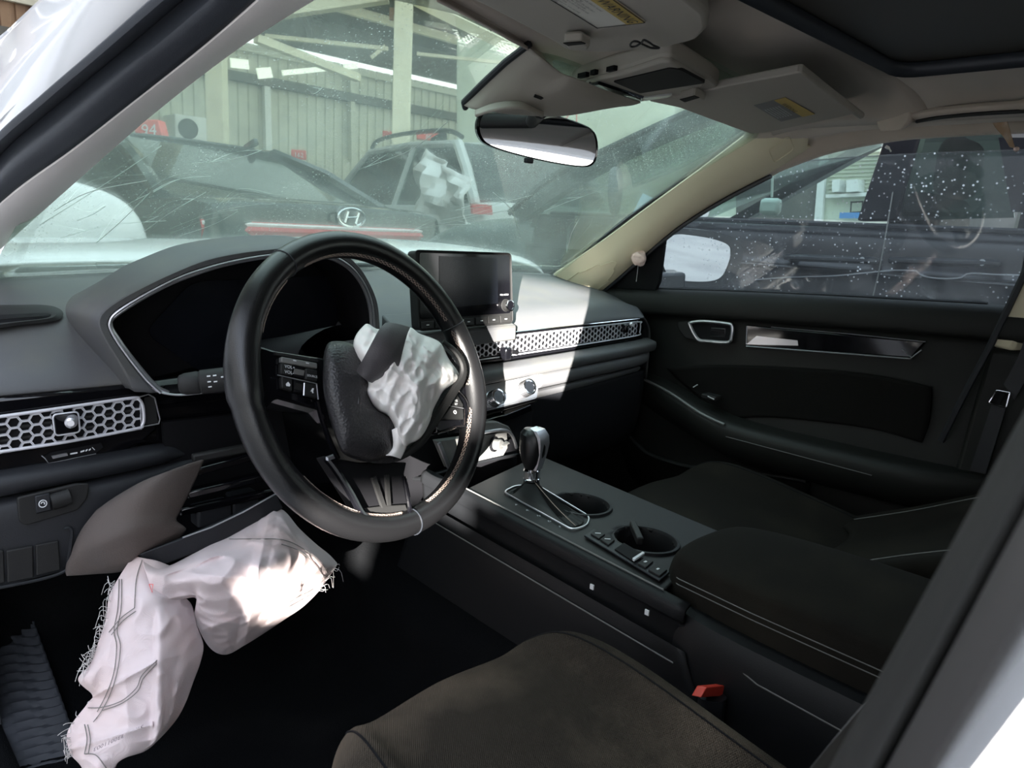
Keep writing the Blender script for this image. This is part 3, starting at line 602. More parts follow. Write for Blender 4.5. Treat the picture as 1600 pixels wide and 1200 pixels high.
# ---- climate panel
q = [on('y', .246, 700, 612), on('y', .246, 843, 583), on('y', .222, 838, 622), on('y', .222, 700, 656)]
n_ = (q[1]-q[0]).cross(q[3]-q[0]).normalized(); n_ = -n_ if n_.y > 0 else n_
cp = slab('climate_panel', q, -n_*.02, 'panelgrey', DB, bevel=.002, r=.004)
MB().tube(rpoly([p+n_*.0006 for p in q], .005), .001, 6, True).build('panel_frame', 'silver', cp)
mid_ = lambda a, b, t: a.lerp(b, t)
slab('panel_band', [q[0].lerp(q[3], .55)+n_*.0006, q[1].lerp(q[2], .55)+n_*.0006, q[1].lerp(q[2], .96)+n_*.0006, q[0].lerp(q[3], .96)+n_*.0006], n_*.0008, 'silver', cp)
def plane_pt(px, py, h=0): return onp(q[0]+n_*h, n_, px, py)
for px, py in ((768, 625), (816, 610)):
    c = plane_pt(px, py)
    ck = MB().lathe(c, n_, [(0, .0165), (.004, .017), (.005, .0155), (.021, .0150), (.023, .0155)], 32).build('climate_knob', 'silver', cp)
    MB().lathe(c+n_*.0225, n_, [(0, .0155), (.0018, .0155), (.0022, .0125), (.0008, .0118)], 32).build('knob_ring', 'chrome', ck)
    MB().lathe(c+n_*.022, n_, [(0, .0118), (.0015, .0118)], 24).build('knob_face', 'gloss', ck)
    rb = MB()
    for k in range(30):
        a = 2*pi*k/30; u = n_.orthogonal().normalized(); x = n_.cross(u); rb.bar(c+n_*.006+(u*cos(a)+x*sin(a))*.0157, c+n_*.020+(u*cos(a)+x*sin(a))*.0152, .0012)
    rb.build('knob_ribs', 'soft', ck, smooth=False, kind='stuff')
MB().bar(plane_pt(712, 662, .001), plane_pt(838, 627, .001), .003, .002).build('panel_lower_line', 'chrome', cp)
# ---- storage tray with power outlet
slab('stack_panel', [(-.15, .245, .765), (.205, .245, .765), (.20, .24, .62), (.13, .2, .56), (-.13, .2, .56), (-.15, .24, .62)], (0, .03, 0), 'black', DB)
slab('tray_lip', [on('y', .215, 700, 668), on('y', .215, 790, 648), on('y', .215, 830, 632), on('y', .215, 832, 642), on('y', .215, 790, 660), on('y', .215, 700, 680)], (0, .02, 0), 'gloss', DB, bevel=.002)
MB().tube([on('y', .213, *p) for p in ((700, 672), (757, 657), (787, 649), (784, 644))], .001, 6).build('tray_line', 'chrome', DB)
tq = [on('y', .20, *p) for p in ((684, 690), (757, 680), (792, 676), (793, 700), (786, 712), (752, 720), (702, 732))]
tr = slab('storage_tray', tq, (0, .015, 0), 'panelgrey', DB)
MB().bar(on('y', .198, 686, 692), on('y', .198, 702, 732), .005, .006).build('tray_edge', 'silver', tr)
MB().tube(cr([on('y', .196, *p) for p in ((740, 679), (760, 675), (780, 672), (794, 674), (802, 684), (807, 700))], 18), .0032, 8).build('tray_arch', 'silver', tr)
slab('tray_roof', [on('y', .2, *p) for p in ((757, 660), (778, 659), (795, 666), (802, 676), (757, 674))], (0, .02, 0), 'panelgrey', tr, bevel=.002)
c = on('y', .198, 771, 694); ax_ = V((.25, -.95, .1))
MB().lathe(c, ax_, [(0, .0145), (.004, .0145), (.005, .012), (.002, .0115)], 26).build('outlet_ring', 'black', tr)
MB().lathe(c, ax_, [(.002, .0105), (.016, .0105), (.018, .0090), (.018, .0)], 26).build('outlet_cap', 'panelgrey', tr)
MB().bar(c+V((.006, -.016, 0)), c+V((.022, -.016, .004)), .010, .003).build('cap_tab', 'panelgrey', tr)

# ---- touch screen
s4 = [on('y', .222, 655, 517), on('y', .236, 648, 391), on('y', .238, 798, 396), on('y', .224, 801, 504)]
n2 = (s4[1]-s4[0]).cross(s4[3]-s4[0]).normalized(); n2 = -n2 if n2.y > 0 else n2
ds = slab('display_housing', s4, -n2*.022, 'soft', DB, r=.009, bevel=.002)
fc = lambda px, py, h=.0: onp(s4[0]+n2*h, n2, px, py)
MB().tube(rpoly([p+n2*.0003 for p in s4], .009), .0013, 6, True).build('housing_rim', 'soft', ds)
slab('touch_screen', [fc(656, 499, .001), fc(655, 395, .001), fc(795, 399, .001), fc(797, 489, .001)], n2*.0012, 'gloss', ds, r=.005)
slab('screen_area', [fc(686, 482, .0024), fc(686, 400, .0024), fc(777, 403, .0024), fc(778, 474, .0024)], n2*.0004, 'screen', ds)
bq = [fc(656, 514, .001), fc(656, 503, .001), fc(798, 492, .001), fc(799, 503, .001)]
for k in range(7):
    a, b = k/7+.008, (k+1)/7-.008
    b_ = slab('screen_button', [bq[1].lerp(bq[2], a), bq[1].lerp(bq[2], b), bq[0].lerp(bq[3], b), bq[0].lerp(bq[3], a)], n2*.002, 'soft', ds, bevel=.0006)
    pc = bq[1].lerp(bq[2], (a+b)/2).lerp(bq[0].lerp(bq[3], (a+b)/2), .5)+n2*.0022
    MB().bar(pc-V((.0028, 0, 0)), pc+V((.0028, 0, 0)), .0003, .0014, n2.cross(V((1, 0, 0)))).build('button_mark', 'print', b_)
c = fc(789, 477, 0)
dk = MB().lathe(c, n2, [(0, .0125), (.002, .0125), (.003, .0105), (.014, .0100)], 28).build('volume_knob', 'soft', ds)
MB().lathe(c+n2*.014, n2, [(-.001, .0104), (.0012, .0104), (.0014, .0086), (.0004, .0082)], 28).build('knob_ring', 'chrome', dk)
MB().lathe(c+n2*.0136, n2, [(0, .0083), (.001, .0083)], 24).build('knob_face', 'gloss', dk)
dx, dy = (s4[3]-s4[0]).normalized(), (s4[1]-s4[0]).normalized()
text('button_text', 'VOL AUDIO', fc(781, 462, .0027), dx, dy, .0042, 'print', ds)
slab('screen_base', [V((-.145, .232, .868)), V((.13, .232, .874)), V((.125, .30, .9)), V((-.14, .30, .9))], (0, 0, -.03), 'dash', DB, bevel=.004)

# ---- lower left: knee panel, switch, blanks, torn skin
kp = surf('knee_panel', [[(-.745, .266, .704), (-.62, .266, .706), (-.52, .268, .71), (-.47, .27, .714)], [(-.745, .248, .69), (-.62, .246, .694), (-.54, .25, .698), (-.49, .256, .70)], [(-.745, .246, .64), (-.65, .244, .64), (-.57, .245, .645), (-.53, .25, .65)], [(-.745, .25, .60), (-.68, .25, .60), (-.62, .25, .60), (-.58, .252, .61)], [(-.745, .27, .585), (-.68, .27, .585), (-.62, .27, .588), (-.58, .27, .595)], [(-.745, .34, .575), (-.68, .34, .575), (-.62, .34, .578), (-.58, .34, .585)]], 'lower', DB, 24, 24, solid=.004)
yk = .243
rq = [on('y', yk-.003, *p) for p in ((27, 778), (120, 756), (140, 756), (137, 778), (122, 797), (40, 822), (30, 815))]
rs = slab('dimmer_panel', rq, (0, .006, 0), 'soft', DB, bevel=.0015, r=.003)
slab('dimmer_recess', [on('y', yk-.0035, *p) for p in ((54, 775), (103, 764), (105, 792), (57, 803))], (0, .002, 0), 'black', rs)
db_ = slab('dimmer_button', [on('y', yk-.007, *p) for p in ((55, 776), (78, 771), (80, 797), (57, 802))], (0, .008, 0), 'lower', rs, bevel=.001)
c = on('y', yk-.0076, 67, 787); MB().tube([c+V((.0042*cos(t), 0, .0046*sin(t))) for t in [2*pi*k/20 for k in range(20)]], .0006, 5, True).tube([c+V((.0018*cos(t), 0, .0022*sin(t))) for t in [-.6+3.6*k/10 for k in range(11)]], .0006, 5).build('button_icon', 'print', db_)
MB().lathe(on('y', yk-.001, 79, 784), (1, 0, .14), [(0, .011), (.021, .011)], 24).build('dimmer_wheel', 'soft', rs)
for qd in (((10, 861), (52, 853), (53, 903), (12, 911)), ((56, 852), (92, 845), (95, 891), (57, 900)), ((-40, 868), (6, 860), (8, 911), (-40, 918))):
    slab('blank_cover', [on('y', yk-.002, *p) for p in qd], (0, .006, 0), 'soft', DB, bevel=.0015, r=.002)
bez = [on('y', yk-.001, *p) for p in ((-40, 855), (100, 826), (112, 830), (106, 880), (100, 893), (60, 906), (-40, 926))]
MB().tube(cr(bez[1:], 26), .002, 6).build('bezel_edge', 'lower', DB)
# dark cavity under the steering column where the panel was torn away
cv = slab('cavity_back', [on('y', .262, *p) for p in ((255, 660), (440, 640), (470, 800), (270, 870))], (0, .01, 0), 'black', DB)
for a, b, wd, m_ in (((284, 742), (395, 712), .016, 'gloss'), ((290, 772), (420, 742), .018, 'gloss'), ((280, 800), (440, 765), .010, 'gloss'), ((300, 716), (385, 700), .012, 'soft')):
    MB().bar(on('y', .225, *a), on('y', .215, *b), wd, .012).build('column_bracket', m_, DB, bevel=.003)
MB().box(on('y', .235, 330, 800), (.05, .03, .03)).box(on('y', .235, 378, 785), (.04, .03, .034)).build('connector_block', 'lower', DB, bevel=.004)
fx = [[(319, 719), (300, 762), (281, 800), (276, 813), (291, 826), (283, 838), (268, 848)],
      [(290, 728), (270, 765), (255, 800), (250, 820), (256, 838), (250, 848), (240, 856)],
      [(258, 738), (232, 768), (212, 805), (206, 830), (212, 852), (215, 862), (210, 872)],
      [(222, 752), (190, 780), (168, 815), (160, 845), (166, 865), (176, 882), (194, 892)],
      [(180, 776), (150, 800), (134, 828), (126, 850), (122, 872), (135, 888), (150, 897)],
      [(150, 797), (128, 826), (116, 850), (110, 868), (104, 880), (102, 892), (104, 900)]]
dep = [(.205, .185, .19), (.19, .165, .175), (.185, .155, .165), (.195, .17, .18), (.215, .2, .21), (.238, .235, .24)]
rows = [[on('y', ip(j/6, [(0, d[0]), (.5, d[1]), (1, d[2])]), *p) for j, p in enumerate(r)] for r, d in zip(fx, dep)]
surf('torn_skin', rows, 'taupe', DB, 30, 30, solid=.004, label='torn taupe underside of the ripped dashboard skin')
pq = [on('y', .165, *p) for p in ((216, 866), (252, 884), (300, 866), (358, 842), (443, 794), (432, 772), (360, 808), (285, 841))]
slab('torn_panel', pq, (0, .012, -.004), 'lower', DB, bevel=.002)
MB().tube([on('y', .164, *p) for p in ((285, 840), (330, 824), (380, 800), (432, 771))], .0012, 6).build('panel_edge_line', 'silver', DB)
# ---- steering column shroud and stalk
cs = MB().grid(loft([[(-.43, .27, .80), (-.43, .18, .82), (-.425, .06, .855)], [(-.43, .27, .85), (-.43, .18, .87), (-.425, .06, .90)], [(-.37, .27, .875), (-.37, .18, .895), (-.37, .06, .925)], [(-.305, .27, .85), (-.305, .18, .87), (-.31, .06, .90)], [(-.305, .27, .80), (-.305, .18, .815), (-.31, .06, .85)], [(-.37, .27, .765), (-.37, .18, .78), (-.37, .06, .81)], [(-.43, .27, .80), (-.43, .18, .82), (-.425, .06, .855)]], 12, 30)).build('column_shroud', 'black', DB)
a, b = on('y', .13, 290, 600), on('y', .105, 372, 590)
dirn = (b-a).normalized()
sk = MB().lathe(a-dirn*.008, dirn, [(0, .008), (.002, .0115), (.008, .0135), (.022, .0142), (.024, .0132), (.026, .0150), (.055, .0150), (.057, .0135), (.10, .011)], 26).build('turn_signal_stalk', 'soft', DB)
u_ = V((0, -.75, .66)); xd = dirn; yd = u_.cross(dirn); yd = yd if yd.z > 0 else -yd
def stalkface(t, ang, r=.0153):
    e1 = (V((0, -1, .2))-dirn*dirn.dot(V((0, -1, .2)))).normalized(); e2 = dirn.cross(e1); e2 = e2 if e2.z > 0 else -e2
    return a-dirn*.008+dirn*t+(e1*cos(ang)+e2*sin(ang))*r
for t, ang in ((.034, .45), (.041, .45), (.050, .25), (.034, .0), (.041, -.05), (.034, -.42)):
    p = stalkface(t, ang); MB().bar(p, p+dirn*.004, .0012, .0022, V((0, -1, 0))).build('stalk_mark', 'print', sk)
# ============================================================ steering wheel
WC, TL, WY_ = V((-.371, -.0236, .8641)), radians(22.2), radians(8.5)
WU = V((cos(WY_), sin(WY_), 0)); WV = V((-sin(WY_)*sin(TL), cos(WY_)*sin(TL), cos(TL))); WN = WU.cross(WV)
def W(px, py, off=0): return onp(WC+WN*off, WN, px, py)
def wc(a, b, off=0): return WC+WU*a+WV*b+WN*off
SW = root('steering_wheel', 'black leather steering wheel with burst airbag in its hub', 'steering wheel', WC)
RR, RT = .1775, .0165
def rimp(ang, tub, extra=0):           # ang round the wheel, tub round the tube (0 = outwards, 90 = to the driver)
    a, t = radians(ang), radians(tub); thumb = .0022*math.exp(-((ang-172)/16)**2)+.002*math.exp(-((ang-(-12))/16)**2)
    r = RT+thumb; 
    rad = RR+(r+extra)*cos(t)*1.0; return wc(rad*cos(a), rad*sin(a), (r+extra)*1.08*sin(t))
rings = [[rimp(360*i/120-180, 360*j/20) for j in range(20)] for i in range(120)]
rim = MB().grid(rings, cu=True, cv=True).build('rim', 'leather', SW)
for a in (120, 20, -89):
    MB().tube([rimp(a, 360*j/24, .0004) for j in range(24)], .0008, 5, True).build('rim_seam', 'rubber', rim)
st = MB()
def stitch(a0, a1):
    n = int(abs(a1-a0)/2.5)
    for k in range(n):
        a = a0+(a1-a0)*k/n; d = 2.5
        for t0, t1 in ((146, 154), (162, 154)):
            st.bar(rimp(a, t0, .0006), rimp(a+d*1.1, t1, .0008), .00045); st.bar(rimp(a+d*.7, t0, .0006), rimp(a-d*.1, t1, .0007), .0004)
stitch(112, 22); stitch(16, -12); stitch(-24, -82); stitch(-98, -150); stitch(150, 124)
st.build('stitching', 'stitch', rim, smooth=False, kind='stuff')
# hub body and cavity
hubo = [(511, 540), (545, 532), (600, 528), (660, 528), (695, 535), (719, 559), (726, 586), (714, 612), (690, 645), (672, 675), (655, 698), (632, 716), (607, 724), (573, 722), (541, 712), (529, 696), (516, 657), (506, 615), (505, 573)]
ho = cr([W(*p, .012) for p in hubo], 60, True); hb_ = cr([W(*p, -.03) for p in hubo], 60, True)
MB().grid([hb_, ho, [p.lerp(sum(ho, V())/60, .12)+WN*.004 for p in ho], [p.lerp(sum(ho, V())/60, .2)-WN*.012 for p in ho]], cu=True).cap([p.lerp(sum(ho, V())/60, .2)-WN*.012 for p in ho]).build('hub', 'grain', SW)
# torn rim of the cover on the right
tr_ = [W(px, py, o) for px, py, o in ((692, 534, .028), (712, 550, .032), (723, 570, .032), (722, 590, .03), (708, 612, .03), (690, 640, .03), (676, 662, .03), (660, 688, .028), (640, 706, .026), (622, 716, .026))]
MB().tube(cr(tr_, 40), [.0025+.0025*sin(pi*i/39) for i in range(40)], 8, flat=1.5).build('cover_remnant', 'soft', SW)
def pillow(name, outl, cen, oe, oc, m, parent, nr=26, na=110, amp=0., freq=30., seed=0, solid=.0015, pw=2., label=None, extra=None):
    ol = [(a, b) for a, b in outl]; P = cr([V((a, b, 0)) for a, b in ol], na, True); C = V((*cen, 0)); rows = []
    for i in range(nr):
        t = i/(nr-1)*.985; h = (1-(1-t)**pw)**(1/pw); row = []
        for j, p in enumerate(P):
            q = p.lerp(C, t); off = oe+(oc-oe)*h
            w = W(q.x, q.y, off)
            if amp:
                env = min(1, t*5)
                off += env*amp*(crease(w, freq, seed)*.6+crease(w, freq*2.1, seed+5)*.35+rough_noise(w, freq*.6, seed)*.6); 
            if extra: off += extra(q.x, q.y)
            row.append(W(q.x, q.y, off))
        rows.append(row)
    mb = MB().grid(rows, cu=True); mb.cap(rows[-1]); return mb.build(name, m, parent, solid=solid, label=label, ang=60)
bag0 = [(552, 540), (556, 524), (567, 510), (575, 506), (590, 514), (612, 512), (640, 511), (655, 521), (677, 529), (690, 538), (701, 560), (716, 582), (714, 595), (694, 610), (684, 626), (676, 643), (672, 661), (657, 685), (642, 693), (634, 702), (624, 717), (602, 711), (618, 702), (624, 676), (619, 658), (600, 646), (588, 640), (573, 615), (578, 598), (566, 580), (560, 562)]
bag = [(552, 540), (556, 524), (567, 510), (575, 506), (590, 514), (612, 512), (640, 511), (655, 521), (677, 529), (690, 538), (701, 560), (716, 582), (714, 595), (694, 610), (684, 626), (676, 643), (672, 661), (657, 685), (642, 693), (632, 698), (622, 690), (616, 670), (606, 650), (588, 640), (573, 615), (574, 598), (564, 580), (558, 562)]
def radial(px, py):
    u = px+.32*(py-600); v_ = py-.3*(px-640)
    return .0035*sin(.155*u+1.2*sin(.035*v_))+.002*sin(.33*u+.05*v_)+.004*math.exp(-((px-652-.15*(py-600))/5)**2)-.004*math.exp(-((px-668-.1*(py-600))/6)**2)
bg_ = pillow('airbag', bag, (640, 600), .026, .078, 'cloth2', SW, nr=44, na=170, amp=.013, freq=30, seed=3, label='burst white airbag cloth bulging out of the hub', extra=radial)
surf('airbag_tail', [[W(*p) for p in r] for r in (((612, 672, .045), (622, 668, .052), (634, 674, .05)), ((614, 690, .04), (624, 690, .048), (636, 690, .044)), ((612, 702, .034), (622, 702, .040), (634, 702, .034)), ((601, 711, .030), (614, 713, .034), (626, 717, .028)))], 'cloth2', bg_, 10, 16, solid=.002)
cov = [(511, 538), (532, 533), (552, 538), (565, 543), (568, 552), (566, 570), (578, 594), (577, 614), (590, 640), (604, 648), (617, 655), (624, 666), (623, 682), (618, 704), (606, 714), (590, 719), (573, 720), (541, 711), (529, 696), (517, 657), (506, 615), (505, 573)]
pillow('hub_cover', cov, (560, 635), .020, .050, 'grain', SW, pw=2.4, nr=22, label='torn grained vinyl cover left on the hub')
fl_ = [[(559, 580, 0.050), (566, 588, 0.062), (574, 594, 0.062), (582, 597, 0.050)], [(567, 562, 0.074), (580, 572, 0.078), (596, 580, 0.078), (612, 585, 0.072)], [(575, 547, 0.084), (590, 556, 0.089), (606, 566, 0.089), (621, 574, 0.084)], [(583, 532, 0.088), (600, 538, 0.094), (614, 545, 0.094), (628, 546, 0.088)], [(592, 516, 0.086), (606, 518, 0.090), (620, 523, 0.090), (634, 526, 0.086)], [(602, 506, 0.078), (614, 506, 0.080), (628, 509, 0.080), (640, 512, 0.076)]]
surf('cover_flap', [[W(*p) for p in r] for r in fl_], 'flap', SW, 16, 24, solid=.004, off=0, bevel=.001, label='upright torn flap of the hub cover')
# left spoke with buttons
def wq(pts, off): return [W(a, b, off) for a, b in pts]
sp = slab('spoke', wq(((405, 540), (432, 548), (512, 560), (514, 660), (497, 640), (432, 622), (405, 650), (398, 600)), .004), WN*-.022, 'gloss', SW, bevel=.003)
slab('spoke_top_strip', wq(((430, 550), (497, 562), (497, 566), (431, 554)), .007), WN*-.008, 'soft', sp)
def btn(pts, off=.010, m='soft', nm='spoke_button', par=None, b=.0012):
    return slab(nm, wq(pts, off), WN*-.006, m, par or sp, bevel=b)
b1 = btn(((440, 557), (496, 567), (496, 576), (440, 566)), m='panelgrey')
for a in (458, 478): MB().bar(W(a, 563+(a-458)*.2, .0103), W(a+5, 564+(a-458)*.2, .0103), .0003, .001, WV).build('button_mark', 'print', b1)
b2 = btn(((439, 567), (457, 571), (457, 588), (439, 584))); b3 = btn(((459, 570), (476, 573), (476, 592), (459, 588)), .008, 'black'); b4 = btn(((478, 575), (496, 578), (496, 597), (478, 593)))
wd = (W(496, 570, .01)-W(440, 560, .01)).normalized(); wv = WN.cross(wd)
text('button_text', 'VOL+', W(444.5, 574.5, .0104), wd, wv, .0052, 'print', b2); text('button_text', 'VOL-', W(444.5, 583, .0104), wd, wv, .0052, 'print', b2)
MB().bar(W(459, 580, .009), W(475, 583, .009), .001, .006).build('toggle_bar', 'panelgrey', b3); text('button_text', 'SOURCE', W(479.5, 588, .0104), wd, wv, .0036, 'print', b4)
MB().bar(W(434, 586, .0105), W(495, 599.5, .0105), .0013, .001).build('silver_divider', 'silver', sp)
b5 = btn(((440, 588), (457, 592), (457, 611), (441, 606))); b6 = btn(((460, 593), (474, 596), (473, 615), (460, 612)), .008, 'black'); b7 = btn(((477, 597), (494, 600), (496, 622), (476, 617)))
MB().prism([W(*p, .0104) for p in ((446.5, 600), (450, 596.5), (453.5, 601), (452.6, 604), (447.2, 603))], WN*.0003).build('home_icon', 'print', b5, smooth=False)
MB().prism([W(*p, .0104) for p in ((485, 612), (488, 606.5), (490.5, 607), (489, 611), (490, 614), (488, 614.5), (487, 611.5))], WN*.0003).build('voice_icon', 'print', b7, smooth=False)
MB().bar(W(461, 603, .009), W(472, 605.5, .009), .001, .007).build('toggle_bar', 'soft', b6)
MB().bar(W(475.5, 598.5, .0102), W(474.5, 618, .0102), .001, .001).bar(W(494.5, 600, .0102), W(497, 624, .0102), .0012, .001).build('silver_divider', 'silver', sp)
# lower left gloss arm of the spoke
MB().tube(cr([W(496, 628, .012), W(506, 665, .016), W(520, 700, .016), W(528, 716, .012)], 16), .003, 8).build('spoke_edge', 'gloss', SW)
# right spoke with buttons
sp = slab('spoke', wq(((742, 575), (722, 600), (705, 618), (680, 660), (684, 678), (712, 668), (730, 668), (748, 650)), .004), WN*-.022, 'gloss', SW, bevel=.003)
b8 = btn(((713, 614), (724, 632), (724, 637), (704, 633)), .010); b9 = btn(((703, 635), (724, 639), (725, 655), (690, 655)), .010)
MB().bar(W(702, 634, .0108), W(724, 638, .0108), .001, .001).build('silver_divider', 'silver', sp)
wd2 = (W(724, 637, .01)-W(704, 633, .01)).normalized(); wv2 = WN.cross(wd2)
text('button_text', 'RES', W(710, 627, .0104), wd2, wv2, .004, 'print', b8); text('button_text', 'SET', W(710, 632.5, .0104), wd2, wv2, .004, 'print', b8)
MB().tube([W(711, 644, .0105)+WU*.0022*cos(t)+WV*.0022*sin(t) for t in [2*pi*k/14 for k in range(14)]], .0006, 5, True).build('dial_icon', 'print', b9)
MB().tube(cr([W(715, 610, .008), W(728, 625, .010), W(732, 642, .010), W(728, 660, .008)], 14), .0012, 6).build('spoke_edge', 'chrome', sp)
MB().tube([W(684, 678, .006), W(705, 671, .007), W(712, 668, .006)], .0012, 6).build('spoke_edge', 'chrome', sp)
# lower spoke: recessed panel in a gloss U-shaped frame
lo = wq(((505, 712), (560, 722), (636, 722), (632, 740), (646, 797), (640, 812), (600, 818), (566, 808)), .0)
sp = slab('spoke', lo, WN*-.016, 'black', SW, bevel=.002)
MB().tube(cr([W(*p) for p in ((510, 716, .006), (525, 735, .008), (548, 772, .008), (566, 804, .008), (582, 810, .008), (605, 812, .008), (632, 808, .008), (640, 798, .008), (637, 775, .008), (631, 745, .006))], 40), .0045, 8, flat=.7).build('spoke_frame', 'gloss', sp)
MB().bar(W(511, 717, .010), W(524, 712, .010), .004, .004).build('spoke_clip', 'silver', sp)
MB().bar(W(583, 745, .004), W(599, 792, .004), .006, .004, WN).bar(W(604, 742, .004), W(607, 790, .004), .005, .004, WN).build('spoke_rib', 'soft', sp)
slab('spoke_foot', wq(((569, 794), (600, 790), (634, 788), (638, 800), (600, 808), (574, 804)), .004), WN*-.006, 'soft', sp, bevel=.001)

# ============================================================ knee airbag
def pr(P):
    v = V(P)-CAM; z = v.dot(_f); return 800+FPX*v.dot(_r)/z, 600+FPX*v.dot(_d)/z
KA = root('knee_airbag', 'pinkish torn knee airbag cloth hanging under the steering column', 'airbag', (-.5, .1, .45))
def clothgrid(rows, nu, nv, amp, freq, seed, edge=.12, fold=None):
    """rows of (px, py, y): smooth sheet with creases pressed in along y"""
    R = loft([[V((a, b, c*1000)) for a, b, c in r] for r in rows], nu, nv); G = []
    for i, r in enumerate(R):
        g = []
        for j, q in enumerate(r):
            y = q.z/1000; p = on('y', y, q.x, q.y)
            u = min(j/(nu-1), 1-j/(nu-1), i/(nv-1)*1.5, (1-i/(nv-1))*1.5); env = .25+.75*min(1, u/edge)
            d = amp*env*(crease(V((p.x, p.z*.55, p.y)), freq, seed)*.62+crease(V((p.x*.7, p.z, p.y)), freq*2.3, seed+7)*.26+rough_noise(p, freq*.7, seed)*.8)
            if fold: d += fold(q.x, q.y)
            g.append(on('y', y-d, q.x, q.y))
        G.append(g)
    return G
U = [[(222, 872, .17), (228, 895, .12), (236, 920, .10), (245, 942, .10)],
     [(255, 886, .172), (262, 900, .10), (275, 920, .085), (285, 936, .10)],
     [(300, 866, .172), (300, 895, .085), (303, 918, .075), (307, 936, .11)],
     [(332, 848, .172), (325, 890, .075), (315, 930, .07), (304, 966, .12)],
     [(360, 836, .172), (350, 890, .065), (338, 955, .07), (326, 1010, .13)],
     [(386, 822, .172), (380, 885, .06), (368, 960, .07), (352, 1023, .14)],
     [(412, 808, .172), (410, 880, .06), (398, 950, .07), (383, 1008, .14)],
     [(440, 796, .172), (440, 870, .065), (430, 935, .08), (415, 988, .145)],
     [(468, 826, .17), (466, 870, .08), (458, 925, .10), (445, 968, .15)],
     [(494, 850, .165), (490, 875, .095), (484, 912, .12), (474, 948, .155)],
     [(514, 866, .16), (512, 882, .12), (508, 900, .13), (500, 922, .155)],
     [(527, 880, .16), (525, 886, .15), (521, 892, .15), (514, 902, .155)]]
def foldU(x, y):
    return .010*math.exp(-abs((y-905)-(x-380)*.12)/16)*(1 if x < 470 else .3)+.012*max(0, 1-abs(x-(402-(y-900)*.18))/14)+.006*math.exp(-abs(y-962+.35*(x-380))/6)
GU = clothgrid(U, 90, 150, .019, 17, 2, fold=foldU)
Lw = [[(208, 868, .175), (225, 872, .16), (245, 876, .155), (266, 884, .165)],
      [(187, 900, .16), (212, 905, .13), (245, 912, .115), (286, 928, .11)],
      [(171, 930, .15), (200, 938, .115), (243, 944, .085), (300, 946, .11)],
      [(165, 968, .14), (200, 972, .10), (246, 972, .075), (308, 978, .10)],
      [(152, 1008, .13), (195, 1012, .09), (247, 1010, .065), (318, 1008, .095)],
      [(142, 1036, .12), (190, 1042, .08), (245, 1042, .055), (313, 1036, .09)],
      [(122, 1062, .115), (185, 1066, .075), (243, 1068, .05), (302, 1066, .085)],
      [(144, 1086, .11), (185, 1090, .07), (241, 1094, .045), (291, 1096, .08)],
      [(136, 1100, .105), (180, 1112, .065), (239, 1118, .04), (276, 1124, .075)],
      [(106, 1142, .10), (170, 1148, .06), (237, 1150, .04), (250, 1154, .065)],
      [(109, 1176, .09), (160, 1178, .055), (215, 1172, .045), (226, 1174, .06)],
      [(128, 1200, .08), (150, 1202, .05), (178, 1196, .05), (184, 1192, .055)],
      [(140, 1240, .07), (155, 1242, .045), (170, 1240, .045), (178, 1238, .05)]]
def foldL(x, y):
    xf = 246-max(0, y-960)*.035; s_ = 1/(1+math.exp(-(x-xf)/2.2)) if y > 945 else 0
    return .013*s_*min(1, max(0, y-945)/30)*math.exp(-max(0, x-xf)/60)+.007*math.exp(-abs(y-(1075-(x-170)*.55))/5)*(x < 243)+.006*math.exp(-abs(y-(1150-(x-180)*.30))/5)*(x < 240)
GL = clothgrid(Lw, 90, 170, .012, 19, 11, fold=foldL)
ck = MB().grid(GU).grid(GL).build('airbag_cloth', 'cloth', KA, solid=.0012, ang=70)
ALLK = [(pr(p), p) for g in (GU, GL) for r in g for p in r]
def onk(px, py, h=.0022):
    best = None
    for (a, b), p in ALLK:
        d = (a-px)**2+(b-py)**2
        if best is None or d < best[0]-1 or (abs(d-best[0]) <= 1 and p.y < best[1].y): best = (d, p)
    return on('y', best[1].y-h, px, py)
def seam(pts, m='seam', r=.00055, nm='seam'):
    P = cr([V((a, b, 0)) for a, b in pts], max(8, int(len(pts)*7))); return MB().tube([onk(p.x, p.y) for p in P], r, 5).build(nm, m, ck)
for pts in (((190, 905), (189, 950), (183, 985), (188, 1010), (183, 1050), (172, 1085), (158, 1112), (146, 1128)), ((186, 905), (184, 950), (178, 985), (182, 1010), (178, 1050), (166, 1085), (152, 1112)),
            ((222, 875), (213, 905), (210, 950)), ((210, 950), (190, 965), (170, 988)), ((212, 955), (192, 970), (174, 992)),
            ((245, 1032), (222, 1055), (213, 1075), (190, 1095), (160, 1105), (138, 1106)), ((245, 1037), (224, 1060), (215, 1080), (190, 1099), (160, 1110)),
            ((132, 1132), (136, 1155), (132, 1178)), ((137, 1132), (141, 1155), (138, 1178)), ((132, 1178), (150, 1180), (166, 1200)),
            ((358, 842), (400, 842), (440, 843), (470, 855), (500, 878), (514, 898)), ((440, 850), (470, 862), (495, 885), (508, 905)), ((514, 898), (490, 920), (462, 935), (446, 946)), ((448, 950), (470, 938), (492, 925))):
    seam(pts)
ft = MB()
